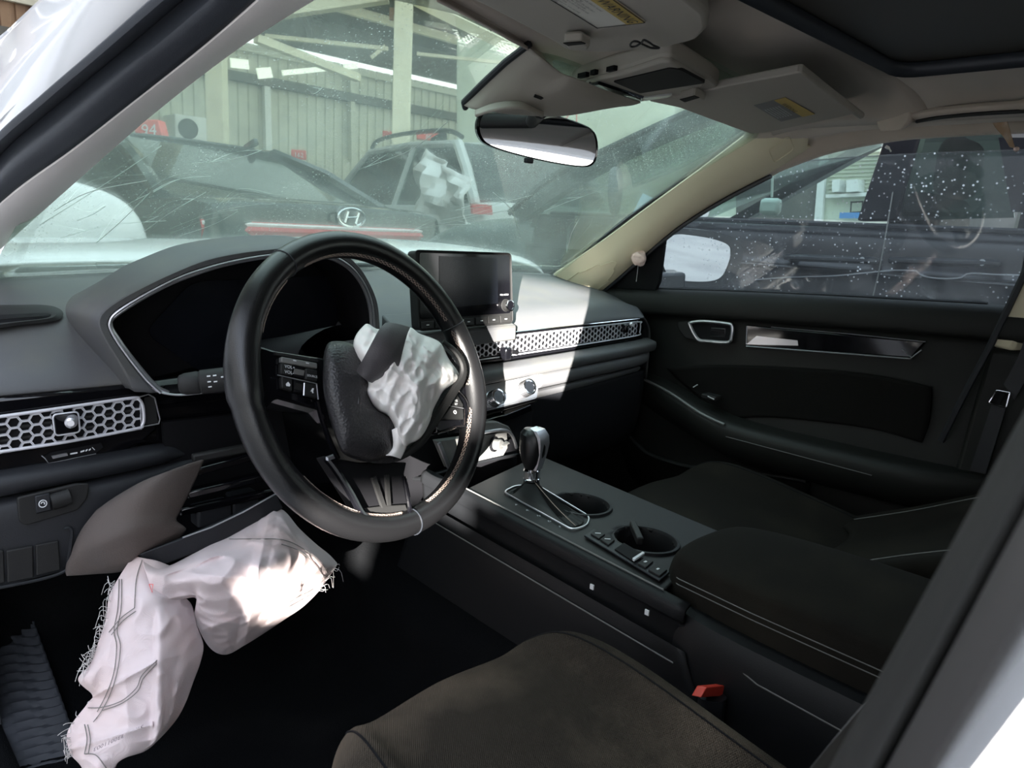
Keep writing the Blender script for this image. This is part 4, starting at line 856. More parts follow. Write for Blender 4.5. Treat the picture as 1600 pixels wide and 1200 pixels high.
for k in range(90):                       # frayed threads on the torn left edge
    a, b = random.choice([((178, 905), (166, 970)), ((166, 970), (150, 1012)), ((150, 1012), (135, 1050)), ((146, 1090), (106, 1140)), ((500, 925), (526, 882)), ((106, 1140), (112, 1180))])
    t = random.random(); px, py = lerp(a[0], b[0], t), lerp(a[1], b[1], t); sgn = 1 if px > 400 else -1
    y = .12+random.uniform(-.01, .02); L = random.uniform(4, 22); p0 = onk(px-sgn*2, py, .001)
    p1 = on('y', p0.y-.004, px+sgn*L*.5, py+random.uniform(-6, 8)); p2 = on('y', p0.y+random.uniform(-.01, .01), px+sgn*L*random.uniform(.4, 1), py+random.uniform(-10, 26))
    ft.tube(cr([p0, p1, p2], 6), .0003, 4)
ft.build('frayed_threads', 'thread', ck, kind='stuff')
p0, p1 = onk(224, 1131, .003), onk(181, 1151, .003)
xd = (p1-p0).normalized(); text('printed_number', '31AC2330011003', p0+V((0, -.002, 0)), xd, V((-.25, -.0, -1)), .0070, 'inkgrey', ck, depth=-.0006)
MB().tube([onk(*p) for p in ((233, 913), (239, 913), (238, 926), (233, 913))], .0005, 4).build('printed_triangle', 'pinksign', ck)

# ============================================================ centre console
CC = root('centre_console', 'black centre console with cup holders and switch row', 'console', (0, -.1, .30))
zc = lambda y: .612+.02*(y+.3)/.4
def cz(px, py): 
    z = .615
    for _ in range(4): p = on('z', z, px, py); z = zc(p.y)
    return on('z', z, px, py)
CX0, CX1 = -.118, .122
side = loft([[(CX0+.012, y, zc(y)) for y in (.20, .08, -.1, -.34)], [(CX0, y, zc(y)-.006) for y in (.20, .08, -.1, -.34)], [(CX0-.002, y, zc(y)-.022) for y in (.20, .08, -.1, -.34)], [(CX0+.002, y, zc(y)-.026) for y in (.20, .08, -.1, -.34)], [(CX0+.004, y, zc(y)-.065) for y in (.20, .08, -.1, -.36)], [(CX0-.012, y, zc(y)-.072) for y in (.20, .08, -.1, -.36)], [(CX0-.014, y, .30) for y in (.3, .08, -.1, -.5)]], 30, 24)
MB().grid(side).build('console_side', 'console', CC, solid=.004)
MB().grid(loft([[(CX1, y, zc(y)) for y in (.20, -.1, -.34)], [(CX1+.012, y, .55) for y in (.22, -.1, -.4)], [(CX1+.012, y, .30) for y in (.3, -.1, -.5)]], 12, 10)).build('console_side', 'console', CC, solid=.004)
TG = loft([[(CX0+.012, y, zc(y)) for y in (.092, .04, -.1, -.30)], [(-.04, y, zc(y)+.002) for y in (.105, .05, -.1, -.29)], [(.05, y, zc(y)+.002) for y in (.125, .06, -.1, -.28)], [(CX1, y, zc(y)) for y in (.15, .07, -.1, -.27)]], 90, 44)
CUPS = [(cz(908, 790), .043, .047), (cz(1008, 846), .043, .047)]
vs_ = [p for r in TG for p in r]; fs_ = []
for i in range(43):
    for j in range(89):
        c = (TG[i][j]+TG[i+1][j+1])/2
        if all(((c.x-q.x)/r1)**2+((c.y-q.y)/r2)**2 > 1.0 for q, r1, r2 in CUPS): fs_.append((i*90+j, i*90+j+1, (i+1)*90+j+1, (i+1)*90+j))
tp = MB().add(vs_, fs_).build('console_top', 'soft', CC, solid=.004)
MB().tube([V((CX0-.0145, y, zc(y)-.0725)) for y in (.2, .08, -.1, -.34)], .0011, 6).build('side_line', 'panelgrey', CC)
MB().tube([V((CX0+.010, y, zc(y)+.0012)) for y in (.10, 0, -.1, -.30)], .0012, 6).build('top_edge', 'panelgrey', CC)
for px, py in ((925, 917), (1011, 957)):
    p = on('x', CX0-.016, px, py); MB().box(p, (.002, .006, .007)).build('white_clip', 'print', CC)
# front tray part that catches the light
surf('front_tray', [[(-.116, .19, .628), (0, .20, .628), (.12, .19, .628)], [(-.112, .23, .612), (0, .24, .612), (.116, .23, .612)], [(-.11, .262, .612), (0, .27, .612), (.11, .262, .612)]], 'console', CC, 12, 8, solid=.006)
# cup holders
def cup(c, r1, r2):
    c = c.copy(); c.z += .003
    rg = lambda k, h: [c+V((cos(t)*r1*k, sin(t)*r2*k, h)) for t in [2*pi*i/40 for i in range(40)]]
    cpo = MB().grid([rg(1.13, -.003), rg(1.10, .001), rg(1.02, .0015), rg(.95, -.003), rg(.92, -.03), rg(.86, -.075)], cu=True).cap(rg(.86, -.075), True).build('cup_holder', 'console', CC)
    return cpo
cup(*CUPS[0]); c2 = cup(*CUPS[1])
MB().bar(cz(988, 823)+V((0, 0, .004)), cz(1000, 850)+V((0, 0, .004)), .010, .012).build('cup_spring', 'soft', c2, bevel=.002)
# gate frame of the selector and its letters
gf = rpoly([cz(*p)+V((0, 0, .004)) for p in ((786, 772), (806, 762), (842, 763), (921, 811), (917, 825), (894, 832))], .012)
MB().tube(gf, .0015, 6, True).build('gate_frame', 'silver', CC)
for i, ch in enumerate('PRNDS'):
    p = cz(805+i*17, 793+i*8.6)+V((0, 0, .0035)); text('gate_letter', ch, p, V((.75, -.66, 0)), V((.6, .8, 0)), .0075, 'print', CC)
# switch row
def qz(pts, h): return [cz(*p)+V((0, 0, h)) for p in pts]
sw = slab('switch_row', qz(((912, 842), (928, 832), (1046, 900), (1030, 913)), .003), (0, 0, .003), 'lower', CC, bevel=.001)
for pts, lab in ((((922, 842), (932, 835), (945, 843), (935, 850)), 'MODE'), (((937, 851), (947, 844), (960, 852), (950, 860)), 'SNOW')):
    b_ = slab('console_button', qz(pts, .006), (0, 0, .003), 'soft', sw, bevel=.0008)
    c = (cz(*pts[0])+cz(*pts[2]))/2+V((0, 0, .0095)); MB().bar(c-V((.003, -.003, 0)), c+V((.003, -.003, 0)), .002, .0005).build('button_mark', 'print', b_)
b_ = slab('parking_brake_lever', qz(((960, 866), (974, 856), (1004, 874), (990, 886)), .006), (0, 0, .002), 'black', sw)
slab('lever_bar', qz(((987, 885), (1003, 874.5), (1006, 876.5), (990, 887.5)), .0095), (0, 0, .003), 'print', b_)
for pts in (((995, 889), (1008, 879), (1020, 886), (1008, 896)), ((1012, 899), (1024, 889), (1042, 899), (1030, 909))):
    b_ = slab('console_button', qz(pts, .006), (0, 0, .003), 'soft', sw, bevel=.0008)
    c = (cz(*pts[0])+cz(*pts[2]))/2+V((0, 0, .0095)); MB().box(c, (.005, .003, .0006)).build('button_mark', 'print', b_)
# armrest lid
ar = []
for y, x0, x1, zt in ((-.268, -.045, .05, .628), (-.280, -.062, .07, .645), (-.31, -.085, .10, .655), (-.42, -.10, .115, .660), (-.60, -.105, .118, .662), (-.80, -.105, .118, .655)):
    ar.append([(x0+.004, y, .585), (x0-.002, y, .60), (x0, y, zt-.018), (x0+.016, y, zt-.002), ((x0+x1)/2, y, zt+.003), (x1-.016, y, zt-.002), (x1, y, zt-.018), (x1, y, .585)])
al = surf('armrest_lid', ar, 'seatdark', CC, 40, 30, solid=.004)
for dz_ in (.0, .008):
    MB().tube([V((x-.0055, y, zt-.028-dz_)) for x, y, zt in ((-.060, -.282, .645), (-.085, -.31, .655), (-.10, -.42, .660), (-.105, -.60, .662))], .0007, 5).build('lid_stitching', 'panelgrey', al)
MB().grid(loft([[(-.07, -.29, .60), (-.10, -.40, .60), (-.11, -.80, .60)], [(-.10, -.30, .56), (-.13, -.40, .56), (-.13, -.80, .56)], [(-.13, -.34, .30), (-.13, -.45, .30), (-.13, -.80, .30)]], 12, 8)).build('armrest_box', 'console', CC, solid=.004)
MB().tube([V((-.112, -.34, .582)), V((-.132, -.45, .565)), V((-.134, -.62, .56))], .001, 5).build('box_edge', 'panelgrey', CC)

# ============================================================ gear selector
GS = root('gear_selector', 'gear selector with dark grip and chrome collar on the console', 'gear lever', (-.02, 0, .615))
gc = [on('x', -.02, *p) for p in ((833, 671), (833, 678), (833, 690), (832, 705), (831, 720), (831, 731))]
def ring(c, rx, ry, n=24, sx=0): return [c+V((cos(t)*rx+sx, sin(t)*ry, 0)) for t in [2*pi*i/n for i in range(n)]]
MB().grid([ring(gc[0]+V((0, 0, .002)), .004, .005), ring(gc[0], .013, .017), ring(gc[1], .0195, .023), ring(gc[2], .0205, .025), ring(gc[3], .0195, .024), ring(gc[4], .0165, .019), ring(gc[5], .0125, .013)], cu=True).cap(ring(gc[0]+V((0, 0, .002)), .004, .005)).build('grip', 'leather', GS)
e = V((.18, -1, 0)).normalized(); s_ = V((1, .18, 0)).normalized()
def blade(c, r, w, th): return [c+e*(r+th)-s_*w, c+e*(r+th*1.4), c+e*(r+th)+s_*w, c+e*(r-.004)+s_*w, c+e*(r-.004)-s_*w]
MB().grid([blade(gc[0]+V((0, 0, .004)), .004, .010, .002), blade(gc[0]+V((0, 0, .002)), .013, .013, .002), blade(gc[1], .0205, .014, .002), blade(gc[2], .022, .0135, .002), blade(gc[3], .0205, .011, .002), blade(gc[4], .017, .009, .002), blade(gc[5], .0125, .009, .002)], cu=True).build('grip_spine', 'silver', GS)
cb, ct = on('x', -.02, 831, 750), on('x', -.02, 831, 729)
MB().lathe(cb, ct-cb, [(0, .0140), (.003, .0146), (.004, .0136), (.014, .0136), (.017, .0144), (.020, .0128)], 28).build('collar', 'chrome', GS)
bb = rpoly([cz(*p)+V((0, 0, .004)) for p in ((792, 774), (812, 765), (842, 767), (914, 812), (910, 822), (892, 828))], .01, 4)
m_ = len(bb); tcx = cb+V((0, 0, -.001)); topr = [tcx+V((cos(t)*.0125, sin(t)*.0125, 0)) for t in [math.atan2((p-tcx).y, (p-tcx).x) for p in bb]]
rings = [bb]
for k, t in enumerate((.25, .5, .75)):
    rg = []
    for j, (a, b) in enumerate(zip(bb, topr)):
        q = a.lerp(b, t); q.z = lerp(a.z, b.z, t**1.5)-.004*(j % 2)*sin(pi*t); rg.append(q)
    rings.append(rg)
rings.append(topr)
MB().grid(rings, cu=True).build('boot', 'bootskin', GS, ang=25)
MB().tube(cr([topr[-2]+V((.001, -.001, 0)), rings[2][-4]+V((.002, -.002, 0)), bb[-5]], 12), .0007, 5).build('boot_stitching', 'stitch', GS)

# ============================================================ seats
def seat(name, label, cx, yf, zt, width, yb, mplain='seatplain', mc='seat', rec=(1, 1)):
    s = root(name, label, 'seat', (cx, (yf+yb)/2, .30))
    prof = [(yf+.010, zt-.13, .60), (yf+.002, zt-.07, .74), (yf, zt-.035, .80), (yf-.016, zt-.010, .86), (yf-.06, zt+.002, .94), (yf-.15, zt+.0, 1.0), (yf-.30, zt-.02, 1.0), (yb, zt-.04, 1.0)]
    rows = []
    for i, (y, z, k) in enumerate(prof):
        h = width/2*k; b = .012 if i > 3 else 0; back_ = .03*(i < 5)
        rows.append([(cx-h, y-back_, z-.11), (cx-h-.004, y-back_*.9, z-.05), (cx-h*.95, y-back_*.6, z-.010+b), (cx-h*.80, y-back_*.3, z+.004+b), (cx-h*.56, y, z-.008), (cx, y+.006, z-.006), (cx+h*.56, y, z-.008), (cx+h*.80, y-back_*.3, z+.004+b), (cx+h*.95, y-back_*.6, z-.010+b), (cx+h+.004, y-back_*.9, z-.05), (cx+h, y-back_, z-.11)])
    G = loft(rows, 64, 40)
    cu = MB().grid(G).build('cushion', mc, s, solid=.006)
    for f in (.30, .70):
        j = int(f*63); MB().tube([G[i][j]+V((0, 0, .0004)) for i in range(8, 39)], .0012, 5).build('cushion_seam', 'black', cu)
    for f in (.845, .155):
        j = int(f*63); MB().tube([G[i][j]+V((0, 0, .001)) for i in range(8, 39)], .0006, 5).build('cushion_stitching', 'panelgrey', cu)
    b = [( .0, .0), (.14, .06), (.30, .12), (.46, .19), (.60, .26)]
    rows = []
    for i, (h, l) in enumerate(b):
        hw = width/2*(.96, 1.05, 1.08, 1.02, .80)[i]; y0 = yb+.05-l*rec[1]; z0 = zt-.03+h*rec[0]
        rows.append([(cx-hw*.9, y0-.12, z0), (cx-hw, y0-.03, z0), (cx-hw*.97, y0+.045, z0), (cx-hw*.76, y0+.045, z0), (cx-hw*.55, y0+.006, z0), (cx, y0, z0), (cx+hw*.55, y0+.006, z0), (cx+hw*.76, y0+.045, z0), (cx+hw*.97, y0+.045, z0), (cx+hw, y0-.03, z0), (cx+hw*.9, y0-.12, z0)])
    i_ = rows[-1]; rows.append([(lerp(p[0], cx, .12), p[1]-.03-.03*(k in (0, 10)), p[2]+.025) for k, p in enumerate(i_)]); rows.append([(lerp(p[0], cx, .2), p[1]-.08 if k not in (0, 10) else p[1]-.03, p[2]+.02) for k, p in enumerate(i_)])
    G = loft(rows, 50, 40); bk_ = MB().grid(G).build('backrest', mplain, s, solid=.006)
    for f in (.28, .72):
        j = int(f*49); MB().tube([G[i][j]+V((0, .001, 0)) for i in range(1, 36)], .0009, 5).build('backrest_seam', 'panelgrey', bk_)
    hrc = V((cx, yb-.25, zt+.70))
    return s
seat('driver_seat', 'dusty dark cloth driver seat in the foreground', -.412, -.212, .588, .36, -.66)
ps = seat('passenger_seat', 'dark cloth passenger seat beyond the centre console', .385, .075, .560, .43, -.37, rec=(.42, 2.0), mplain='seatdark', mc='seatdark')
# buckle of the driver's belt
BK = root('belt_buckle', 'black seat belt buckle with red release button beside the driver seat', 'buckle', (-.14, -.42, .45))
bp = [on('y', -.41, *p) for p in ((1095, 1090), (1104, 1074), (1144, 1070), (1140, 1087))]
slab('release_button', bp, (0, .012, -.004), 'red', BK, bevel=.001)
a = sum(bp, V())/4; MB().tube([a+V((0, .006, -.010)), a+V((.0, .004, -.06)), a+V((.004, .0, -.15))], [.017, .016, .012], 12, flat=.7).build('buckle_body', 'lower', BK)
# ============================================================ passenger door (inside)
PD = root('passenger_door', 'black passenger door panel with silver inner handle', 'car door', (.72, 0, .32))
belt = lambda y: ip(-y, [(-.45, .915), (-.39, .918), (0, .947), (.45, .970), (.6, .975)])
ys = [.47, .40, .30, .1, -.1, -.3, -.42, -.56]
prof = [(.712, .002), (.690, .001), (.674, -.012), (.668, -.035), (.672, -.058), (.690, -.066), (.694, -.10), (.696, -.16), (.692, -.24), (.686, -.29), (.684, -.33), (.690, -.40), (.688, -.46), (.700, -.62)]
PDR = [[(x, y, belt(y)+z) for y in ys] for x, z in prof]
MB().grid(loft(PDR, 40, 60)).build('door_panel', 'door', PD, solid=.006)
MB().tube([(.700, y, belt(y)+.0035) for y in ys[1:-1]], .0035, 6).build('belt_seal', 'rubber', PD)
# inner handle
hx = .686
hb_ = [on('x', hx, *p) for p in ((1056, 503), (1066, 500), (1138, 505), (1146, 510), (1146, 524), (1140, 536), (1092, 533), (1080, 522))]
MB().tube(cr([on('x', hx-.004, *p) for p in ((1080, 504), (1100, 502), (1136, 505.5), (1144, 510), (1143, 526), (1137, 535), (1105, 533), (1092, 531), (1084, 520), (1078, 507))], 50, True), .0042, 8, True).build('handle_bezel', 'silver', PD)
slab('bezel_wing', [on('x', hx-.003, *p) for p in ((1058, 503), (1082, 501), (1080, 507), (1084, 520), (1092, 533), (1070, 528), (1060, 515))], (.006, 0, 0), 'soft', PD, bevel=.002)
hp = slab('handle_cup', [on('x', hx, *p) for p in ((1080, 505), (1140, 506), (1143, 528), (1137, 534), (1093, 531), (1084, 520))], (.004, 0, 0), 'black', PD)
slab('inner_handle', [on('x', hx-.002, *p) for p in ((1110, 511), (1134, 513), (1133, 528), (1108, 527))], (.006, 0, 0), 'gloss', hp, bevel=.002)
# gloss trim bar
gt = slab('trim_bar', [on('x', hx, *p) for p in ((1165, 507), (1200, 511), (1446, 534), (1424, 560), (1164, 540))], (.008, 0, 0), 'gloss', PD, bevel=.003)
MB().tube([on('x', hx-.001, *p) for p in ((1205, 511), (1330, 522), (1446, 534))], .0012, 6).build('trim_line', 'silver', gt)
MB().tube([on('x', hx-.001, *p) for p in ((1166, 541), (1300, 551), (1422, 560.5), (1440, 547))], .0015, 6).build('trim_line', 'silver', gt)
MB().tube([on('x', hx-.001, *p) for p in ((1409, 546), (1424, 558))], .0008, 6).tube([on('x', hx-.001, *p) for p in ((1167, 510), (1166, 538))], .0008, 6).build('trim_line', 'silver', gt)
slab('trim_facet', [on('x', hx-.001, *p) for p in ((1166, 538), (1182, 525), (1246, 532), (1247, 540), (1200, 539))], (.002, 0, 0), 'silver', gt)
# cloth insert, armrest, switch panel, map pocket
ci = surf('cloth_insert', [[on('x', .684, *p) for p in r] for r in (((1040, 575), (1120, 570), (1250, 575), (1360, 585), (1455, 605)), ((1090, 620), (1150, 615), (1260, 625), (1370, 640), (1452, 655)), ((1140, 655), (1200, 652), (1290, 660), (1370, 672), (1440, 692)))], 'doorcloth', PD, 24, 12, solid=.006, off=1)
ar = []
for y, x0, z0 in ((.33, .672, .700), (.24, .640, .690), (.10, .618, .655), (.0, .612, .640), (-.20, .612, .640), (-.38, .616, .645), (-.48, .65, .65)):
    ar.append([(.70, y, z0+.012), (x0+.03, y, z0+.012), (x0+.008, y, z0+.006), (x0, y, z0-.012), (x0+.006, y, z0-.045), (x0+.03, y, z0-.075), (.70, y, z0-.09)])
am = surf('door_armrest', ar, 'door', PD, 16, 40, solid=.004)
MB().tube(cr([V((x0+.003, y, z0+.004)) for y, x0, z0 in ((.30, .656, .697), (.20, .634, .683), (.10, .618, .655), (.03, .613, .643))], 16), .0035, 6).build('armrest_edge', 'panelgrey', am)
wp = [on('z', .675, *p) for p in ((1096, 598), (1112, 604), (1124, 618), (1106, 624), (1090, 612))]
MB().box(on('x', .655, 1112, 620), (.03, .04, .012)).build('window_switch', 'soft', am, bevel=.003)
MB().bar(on('x', .64, 1106, 619), on('x', .64, 1116, 624), .002, .002).build('switch_mark', 'print', am)
MB().bar(on('x', .66, 1083, 605), on('x', .66, 1090, 601), .002, .002).build('switch_mark', 'print', am)
MB().tube([V((.610, y, .622)) for y in (.02, -.1, -.2, -.3)], .0008, 5).build('armrest_stitching', 'panelgrey', am)
pk = cr([on('x', .66, *p) for p in ((964, 640), (968, 662), (1000, 700), (1028, 716), (1080, 730), (1150, 735), (1260, 752))], 40)
MB().grid([[p for p in pk], [p+V((.02, 0, -.012)) for p in pk], [p+V((.03, 0, -.12)) for p in pk]]).build('map_pocket', 'door', PD, solid=.006)
MB().tube(pk, .004, 8).build('pocket_rim', 'soft', PD)
MB().tube(cr([on('x', .67, *p) for p in ((940, 628), (985, 627), (1000, 636))], 14), .004, 8).build('speaker_ring', 'soft', PD)
slab('door_skin', [(.80, .62, .25), (.80, -.62, .25), (.80, -.62, .94), (.80, .62, .90)], (.02, 0, 0), 'paint', PD)
# passenger window pane
sg = surf('window_2', [[(.715, y, belt(y)-.01) for y in (.52, .3, 0, -.3, -.62)], [(.69, y, lerp(belt(y), 1.23, .5)) for y in (.40, .25, 0, -.3, -.62)], [(.655, .10, 1.215), (.658, .0, 1.225), (.662, -.15, 1.235), (.665, -.35, 1.24), (.665, -.62, 1.24)]], 'sideglass', None, 30, 16, solid=.004)
tag(sg, 'water spotted passenger side window pane', kind='structure')
# black mirror sail
slab('mirror_sail', [on('x', .685, *p) for p in ((934, 449), (958, 428), (1000, 392), (1020, 372), (1040, 362), (1030, 440), (1024, 454))], (.012, 0, 0), 'black', PD, bevel=.002)
# right B-pillar trim and belt
rt = root('pillar_trim', 'beige centre pillar trim behind the passenger window', 'pillar trim', (.69, -.5, .6))
slab('pillar_cover', [on('x', .672, *p) for p in ((1545, 541), (1580, 549), (1680, 360), (1700, 150), (1655, 150), (1600, 428))], (.03, -.02, 0), 'cream', rt, bevel=.006)
slab('lower_cover', [(.675, -.44, .895), (.675, -.66, .9), (.675, -.66, .32), (.675, -.40, .32)], (.05, 0, 0), 'door', rt, bevel=.01)
MB().tube([on('x', .668, *p) for p in ((1470, 690), (1510, 610), (1545, 545), (1602, 425), (1650, 150))], .006, 6).build('door_seal', 'rubber', rt)
BT = root('belt_tongue', 'seat belt tongue plate hanging on the passenger pillar', 'belt tongue', (.66, -.46, .8))
pl = rpoly([on('x', .655, *p) for p in ((1557, 610), (1578, 614), (1572, 637), (1545, 630))], .003)
MB().tube(pl, .0016, 6, True).build('tongue_plate', 'chrome', BT)
slab('tongue_body', [on('x', .657, *p) for p in ((1556, 612), (1572, 616), (1560, 634), (1548, 629))], (.006, 0, 0), 'black', BT)
slab('belt_webbing', [on('x', .662, *p) for p in ((1568, 600), (1590, 560), (1640, 420), (1665, 425), (1612, 575), (1585, 625))], (.002, 0, 0), 'lower', BT)
slab('belt_webbing', [on('x', .662, *p) for p in ((1550, 630), (1572, 637), (1540, 740), (1515, 735))], (.002, 0, 0), 'lower', BT)
# rear right door, rear seat, rear window for the mirror view
rt = root('rear_door', 'dark rear door behind the passenger pillar', 'car door', (.72, -1.3, .32))
slab('door_panel', [(.70, -.66, .32), (.70, -2.0, .32), (.69, -2.0, .97), (.70, -.66, .97)], (.08, 0, 0), 'door', rt)
slab('door_glass', [(.72, -.7, .97), (.72, -1.7, .97), (.65, -1.55, 1.22), (.66, -.7, 1.24)], (.004, 0, 0), 'vanglass', rt)
rt = root('rear_bench', 'dark rear bench seat of the car', 'seat', (0, -1.6, .3))
surf('cushion', [[(-.66, -1.12, .40), (0, -1.10, .40), (.66, -1.12, .40)], [(-.66, -1.12, .54), (0, -1.10, .55), (.66, -1.12, .54)], [(-.66, -1.60, .50), (0, -1.60, .50), (.66, -1.60, .50)]], 'seatplain', rt, 16, 12, solid=.01)
surf('backrest', [[(-.66, -1.58, .50), (0, -1.58, .50), (.66, -1.58, .50)], [(-.66, -1.75, .96), (0, -1.75, .98), (.66, -1.75, .96)], [(-.66, -1.9, .97), (0, -1.9, .99), (.66, -1.9, .97)]], 'seatplain', rt, 16, 12, solid=.01)
for x in (-.38, .38): MB().box((x, -1.80, 1.04), (.26, .10, .14)).build('head_restraint', 'seatplain', rt, bevel=.03)
o = slab('window_3', [(-.6, -2.12, .985), (.6, -2.12, .985), (.55, -1.9, 1.20), (-.55, -1.9, 1.20)], (0, 0, .004), 'vanglass', None); tag(o, 'sloping rear window of the car', kind='structure')
o = slab('shelf_rear', [(-.66, -1.88, .965), (.66, -1.88, .965), (.66, -2.14, .975), (-.66, -2.14, .975)], (0, 0, .012), 'black', None); tag(o, 'black parcel shelf under the rear window', kind='structure')

# ============================================================ overhead: visors, console, mirror, handle
def sheet(pts, z, th, name, m, parent, bev, r): 
    return slab(name, [on('z', z, *p) if len(p) == 2 else V(p) for p in pts], (0, 0, th), m, parent, bevel=bev, r=r, seg=3)
VL = root('sun_visor', 'driver sun visor with large white and yellow warning label', 'sun visor', (-.35, -.24, 1.28), 'sun visors')
vz = 1.270
pa = [V((-.56, -.155, vz)), on('z', vz, 745, 4), on('z', vz, 866, 67), on('z', vz, 885, 80), on('z', vz, 950, 83), on('z', vz, 1035, 76), on('z', vz, 1088, 64), on('z', vz, 1107, 45), on('z', vz, 1104, 22), on('z', vz, 1068, -6), V((-.56, -.35, vz))]
slab('visor_panel', pa, (0, 0, .018), 'visor', VL, bevel=.006, r=.012, seg=3)
lz = vz-.0012
lq = [on('z', lz, 862, 0), on('z', lz, 932, 43), on('z', lz, 1009, 34), on('z', lz, 968, -2)]
ex = (lq[0]-lq[1]).normalized(); L0, L1 = lq[1], lq[2]          # extend the label beyond the frame
lab = slab('warning_label', [L1, L0, L0+ex*.16, L1+ex*.16], (0, 0, .0006), 'paper', VL)
t0 = .62                                   # share of white text part across
a0, a1 = L0.lerp(L1, t0), L1
slab('label_band', [a1-(a1-a0)*.02, a0, a0+ex*.158, a1-(a1-a0)*.02+ex*.158], (0, 0, .0004), 'yellow', lab).location = (0, 0, -.0006)
ey = (L1-L0).normalized(); hgt = (L1-L0).length
text('label_text', 'WARNING', a0+ex*.086+ey*(hgt*.09)-V((0, 0, .0012)), -ex, ey, hgt*.30, 'printk', lab)
for k, tx in enumerate(('Children can be killed or injured', 'by the air bag.', 'The back seat is the safest place', 'for children 12 and under.', 'Never put a rear-facing child seat', 'in the front.', 'Always use seat belts and child', 'restraints.')):
    text('label_text', tx, L0+ex*.112+ey*(hgt*(.54-.068*k))-V((0, 0, .0012)), -ex, ey, hgt*.080, 'printk', lab)
fr = [L1-ey*.001, L0+ey*.001, L0+ey*.001+ex*.16, L1-ey*.001+ex*.16]
MB().tube([p-V((0, 0, .0008)) for p in fr], .0005, 4, True).build('label_border', 'printk', lab)
# the other visor
VR = root('sun_visor', 'passenger sun visor with small dark warning label', 'sun visor', (.3, -.15, 1.28), 'sun visors')
vz = 1.266
pb = [on('z', vz, 1012, 158), on('z', vz, 1060, 168), on('z', vz, 1120, 190), on('z', vz, 1172, 209), on('z', vz, 1200, 207), on('z', vz, 1300, 186), on('z', vz, 1336, 178), on('z', vz, 1252, 113), on('z', vz, 1130, 136), on('z', vz, 1060, 152)]
slab('visor_panel', pb, (0, 0, .011), 'visor', VR, bevel=.006, r=.008, seg=3)
MB().tube([on('z', vz+.010, 1252, 112)+V((.004, 0, 0)), on('z', vz+.010, 1345, 180)], .006, 8).build('visor_shaft', 'visor', VR)
lz = vz-.0010
lq = [on('z', lz, 1178, 165), on('z', lz, 1220, 190), on('z', lz, 1273, 178), on('z', lz, 1227, 152)]
lab = slab('warning_label', lq, (0, 0, .0006), 'panelgrey', VR)
slab('label_band', [lq[3], lq[2], lq[2].lerp(lq[1], .34), lq[3].lerp(lq[0], .34)], (0, 0, .0004), 'yellow', lab).location = (0, 0, -.0005)
ex, ey = (lq[1]-lq[0]).normalized(), (lq[3]-lq[0]).normalized(); h = (lq[3]-lq[0]).length; wd = (lq[1]-lq[0]).length
text('label_text', 'WARNING', lq[0]+ey*h*.72+ex*wd*.18-V((0, 0, .0012)), ex, ey, h*.2, 'printk', lab)
for k in range(6):
    text('label_text', 'Children can be killed by the air bag', lq[0]+ey*h*(.56-.09*k)+ex*wd*.22-V((0, 0, .0012)), ex, ey, h*.075, 'print', lab)
# visor clips
for nm, pts in (('visor_clip', ((880, 68), (908, 66), (922, 74), (918, 79), (888, 78))), ('visor_clip', ((1062, 156), (1085, 150), (1101, 156), (1090, 164), (1072, 166)))):
    lbl = 'small grey visor clip near the driver visor' if pts[0][0] < 1000 else 'small grey visor clip beside the passenger visor'
    c = root(nm, lbl, 'clip', on('z', 1.268, *pts[0]))
    slab('clip_body', [on('z', 1.256, *p) for p in pts], (0, 0, .012), 'visor', c, bevel=.003, r=.004)
    slab('clip_slot', [on('z', 1.2555, *p) for p in (pts[0], pts[1], ((pts[1][0]+pts[2][0])/2, pts[1][1]+3), (pts[0][0]+8, pts[0][1]+4))], (0, 0, .001), 'black', c)
# bent black cord on the headliner
wl = root('cord', 'bent loop of thin black cord hanging from the headliner', 'cord', on('z', 1.26, 1005, 70))
MB().tube(cr([on('z', 1.256, *p) for p in ((1022, 72), (1014, 66), (1006, 62.5), (1003, 66), (994, 72), (987, 73), (985, 70), (989, 65), (996, 65), (1002, 68), (1010, 72), (1018, 75), (1030, 75), (1022, 71))], 60), .0011, 6).build('cord_loop', 'printk', wl)
# overhead console
OC = root('overhead_console', 'grey overhead console with open dark glasses holder', 'overhead console', (0, -.16, 1.27))
oz = 1.268
oc = [on('z', oz, *p) for p in ((892, 131), (902, 125), (985, 104), (1030, 89), (1048, 88), (1064, 96), (1110, 124), (1122, 134), (1120, 140), (1060, 149), (1000, 160), (960, 155), (925, 143))]
slab('console_plate', oc, (0, 0, .022), 'visor', OC, bevel=.004, r=.006)
oi = [on('z', oz-.006, *p) for p in ((914, 134), (930, 126), (975, 116), (1030, 98), (1048, 98), (1102, 130), (1098, 136), (1005, 153), (985, 152))]
ob = slab('console_bezel', oi, (0, 0, .008), 'visor', OC, bevel=.003, r=.006)
slab('display_window', [on('z', oz-.0075, *p) for p in ((958, 128), (1046, 107), (1062, 109), (1102, 130), (1000, 146))], (0, 0, .004), 'black', OC, r=.004)
slab('glasses_holder', [on('z', oz-.0095, *p) for p in ((919, 135), (935, 131), (1006, 154), (1002, 160), (990, 160), (945, 150), (926, 142))], (0, 0, .008), 'gloss', OC, bevel=.003)
slab('map_lamp', [on('z', oz-.008, *p) for p in ((1005, 153), (1050, 149), (1046, 152), (1008, 158))], (0, 0, .003), 'lens', OC)
for a, b in (((905, 119), (918, 116)), ((925, 114), (932, 112)), ((950, 109), (962, 106))):
    MB().bar(on('z', oz+.002, *a), on('z', oz+.002, *b), .006, .006).build('plate_clip', 'black', OC)
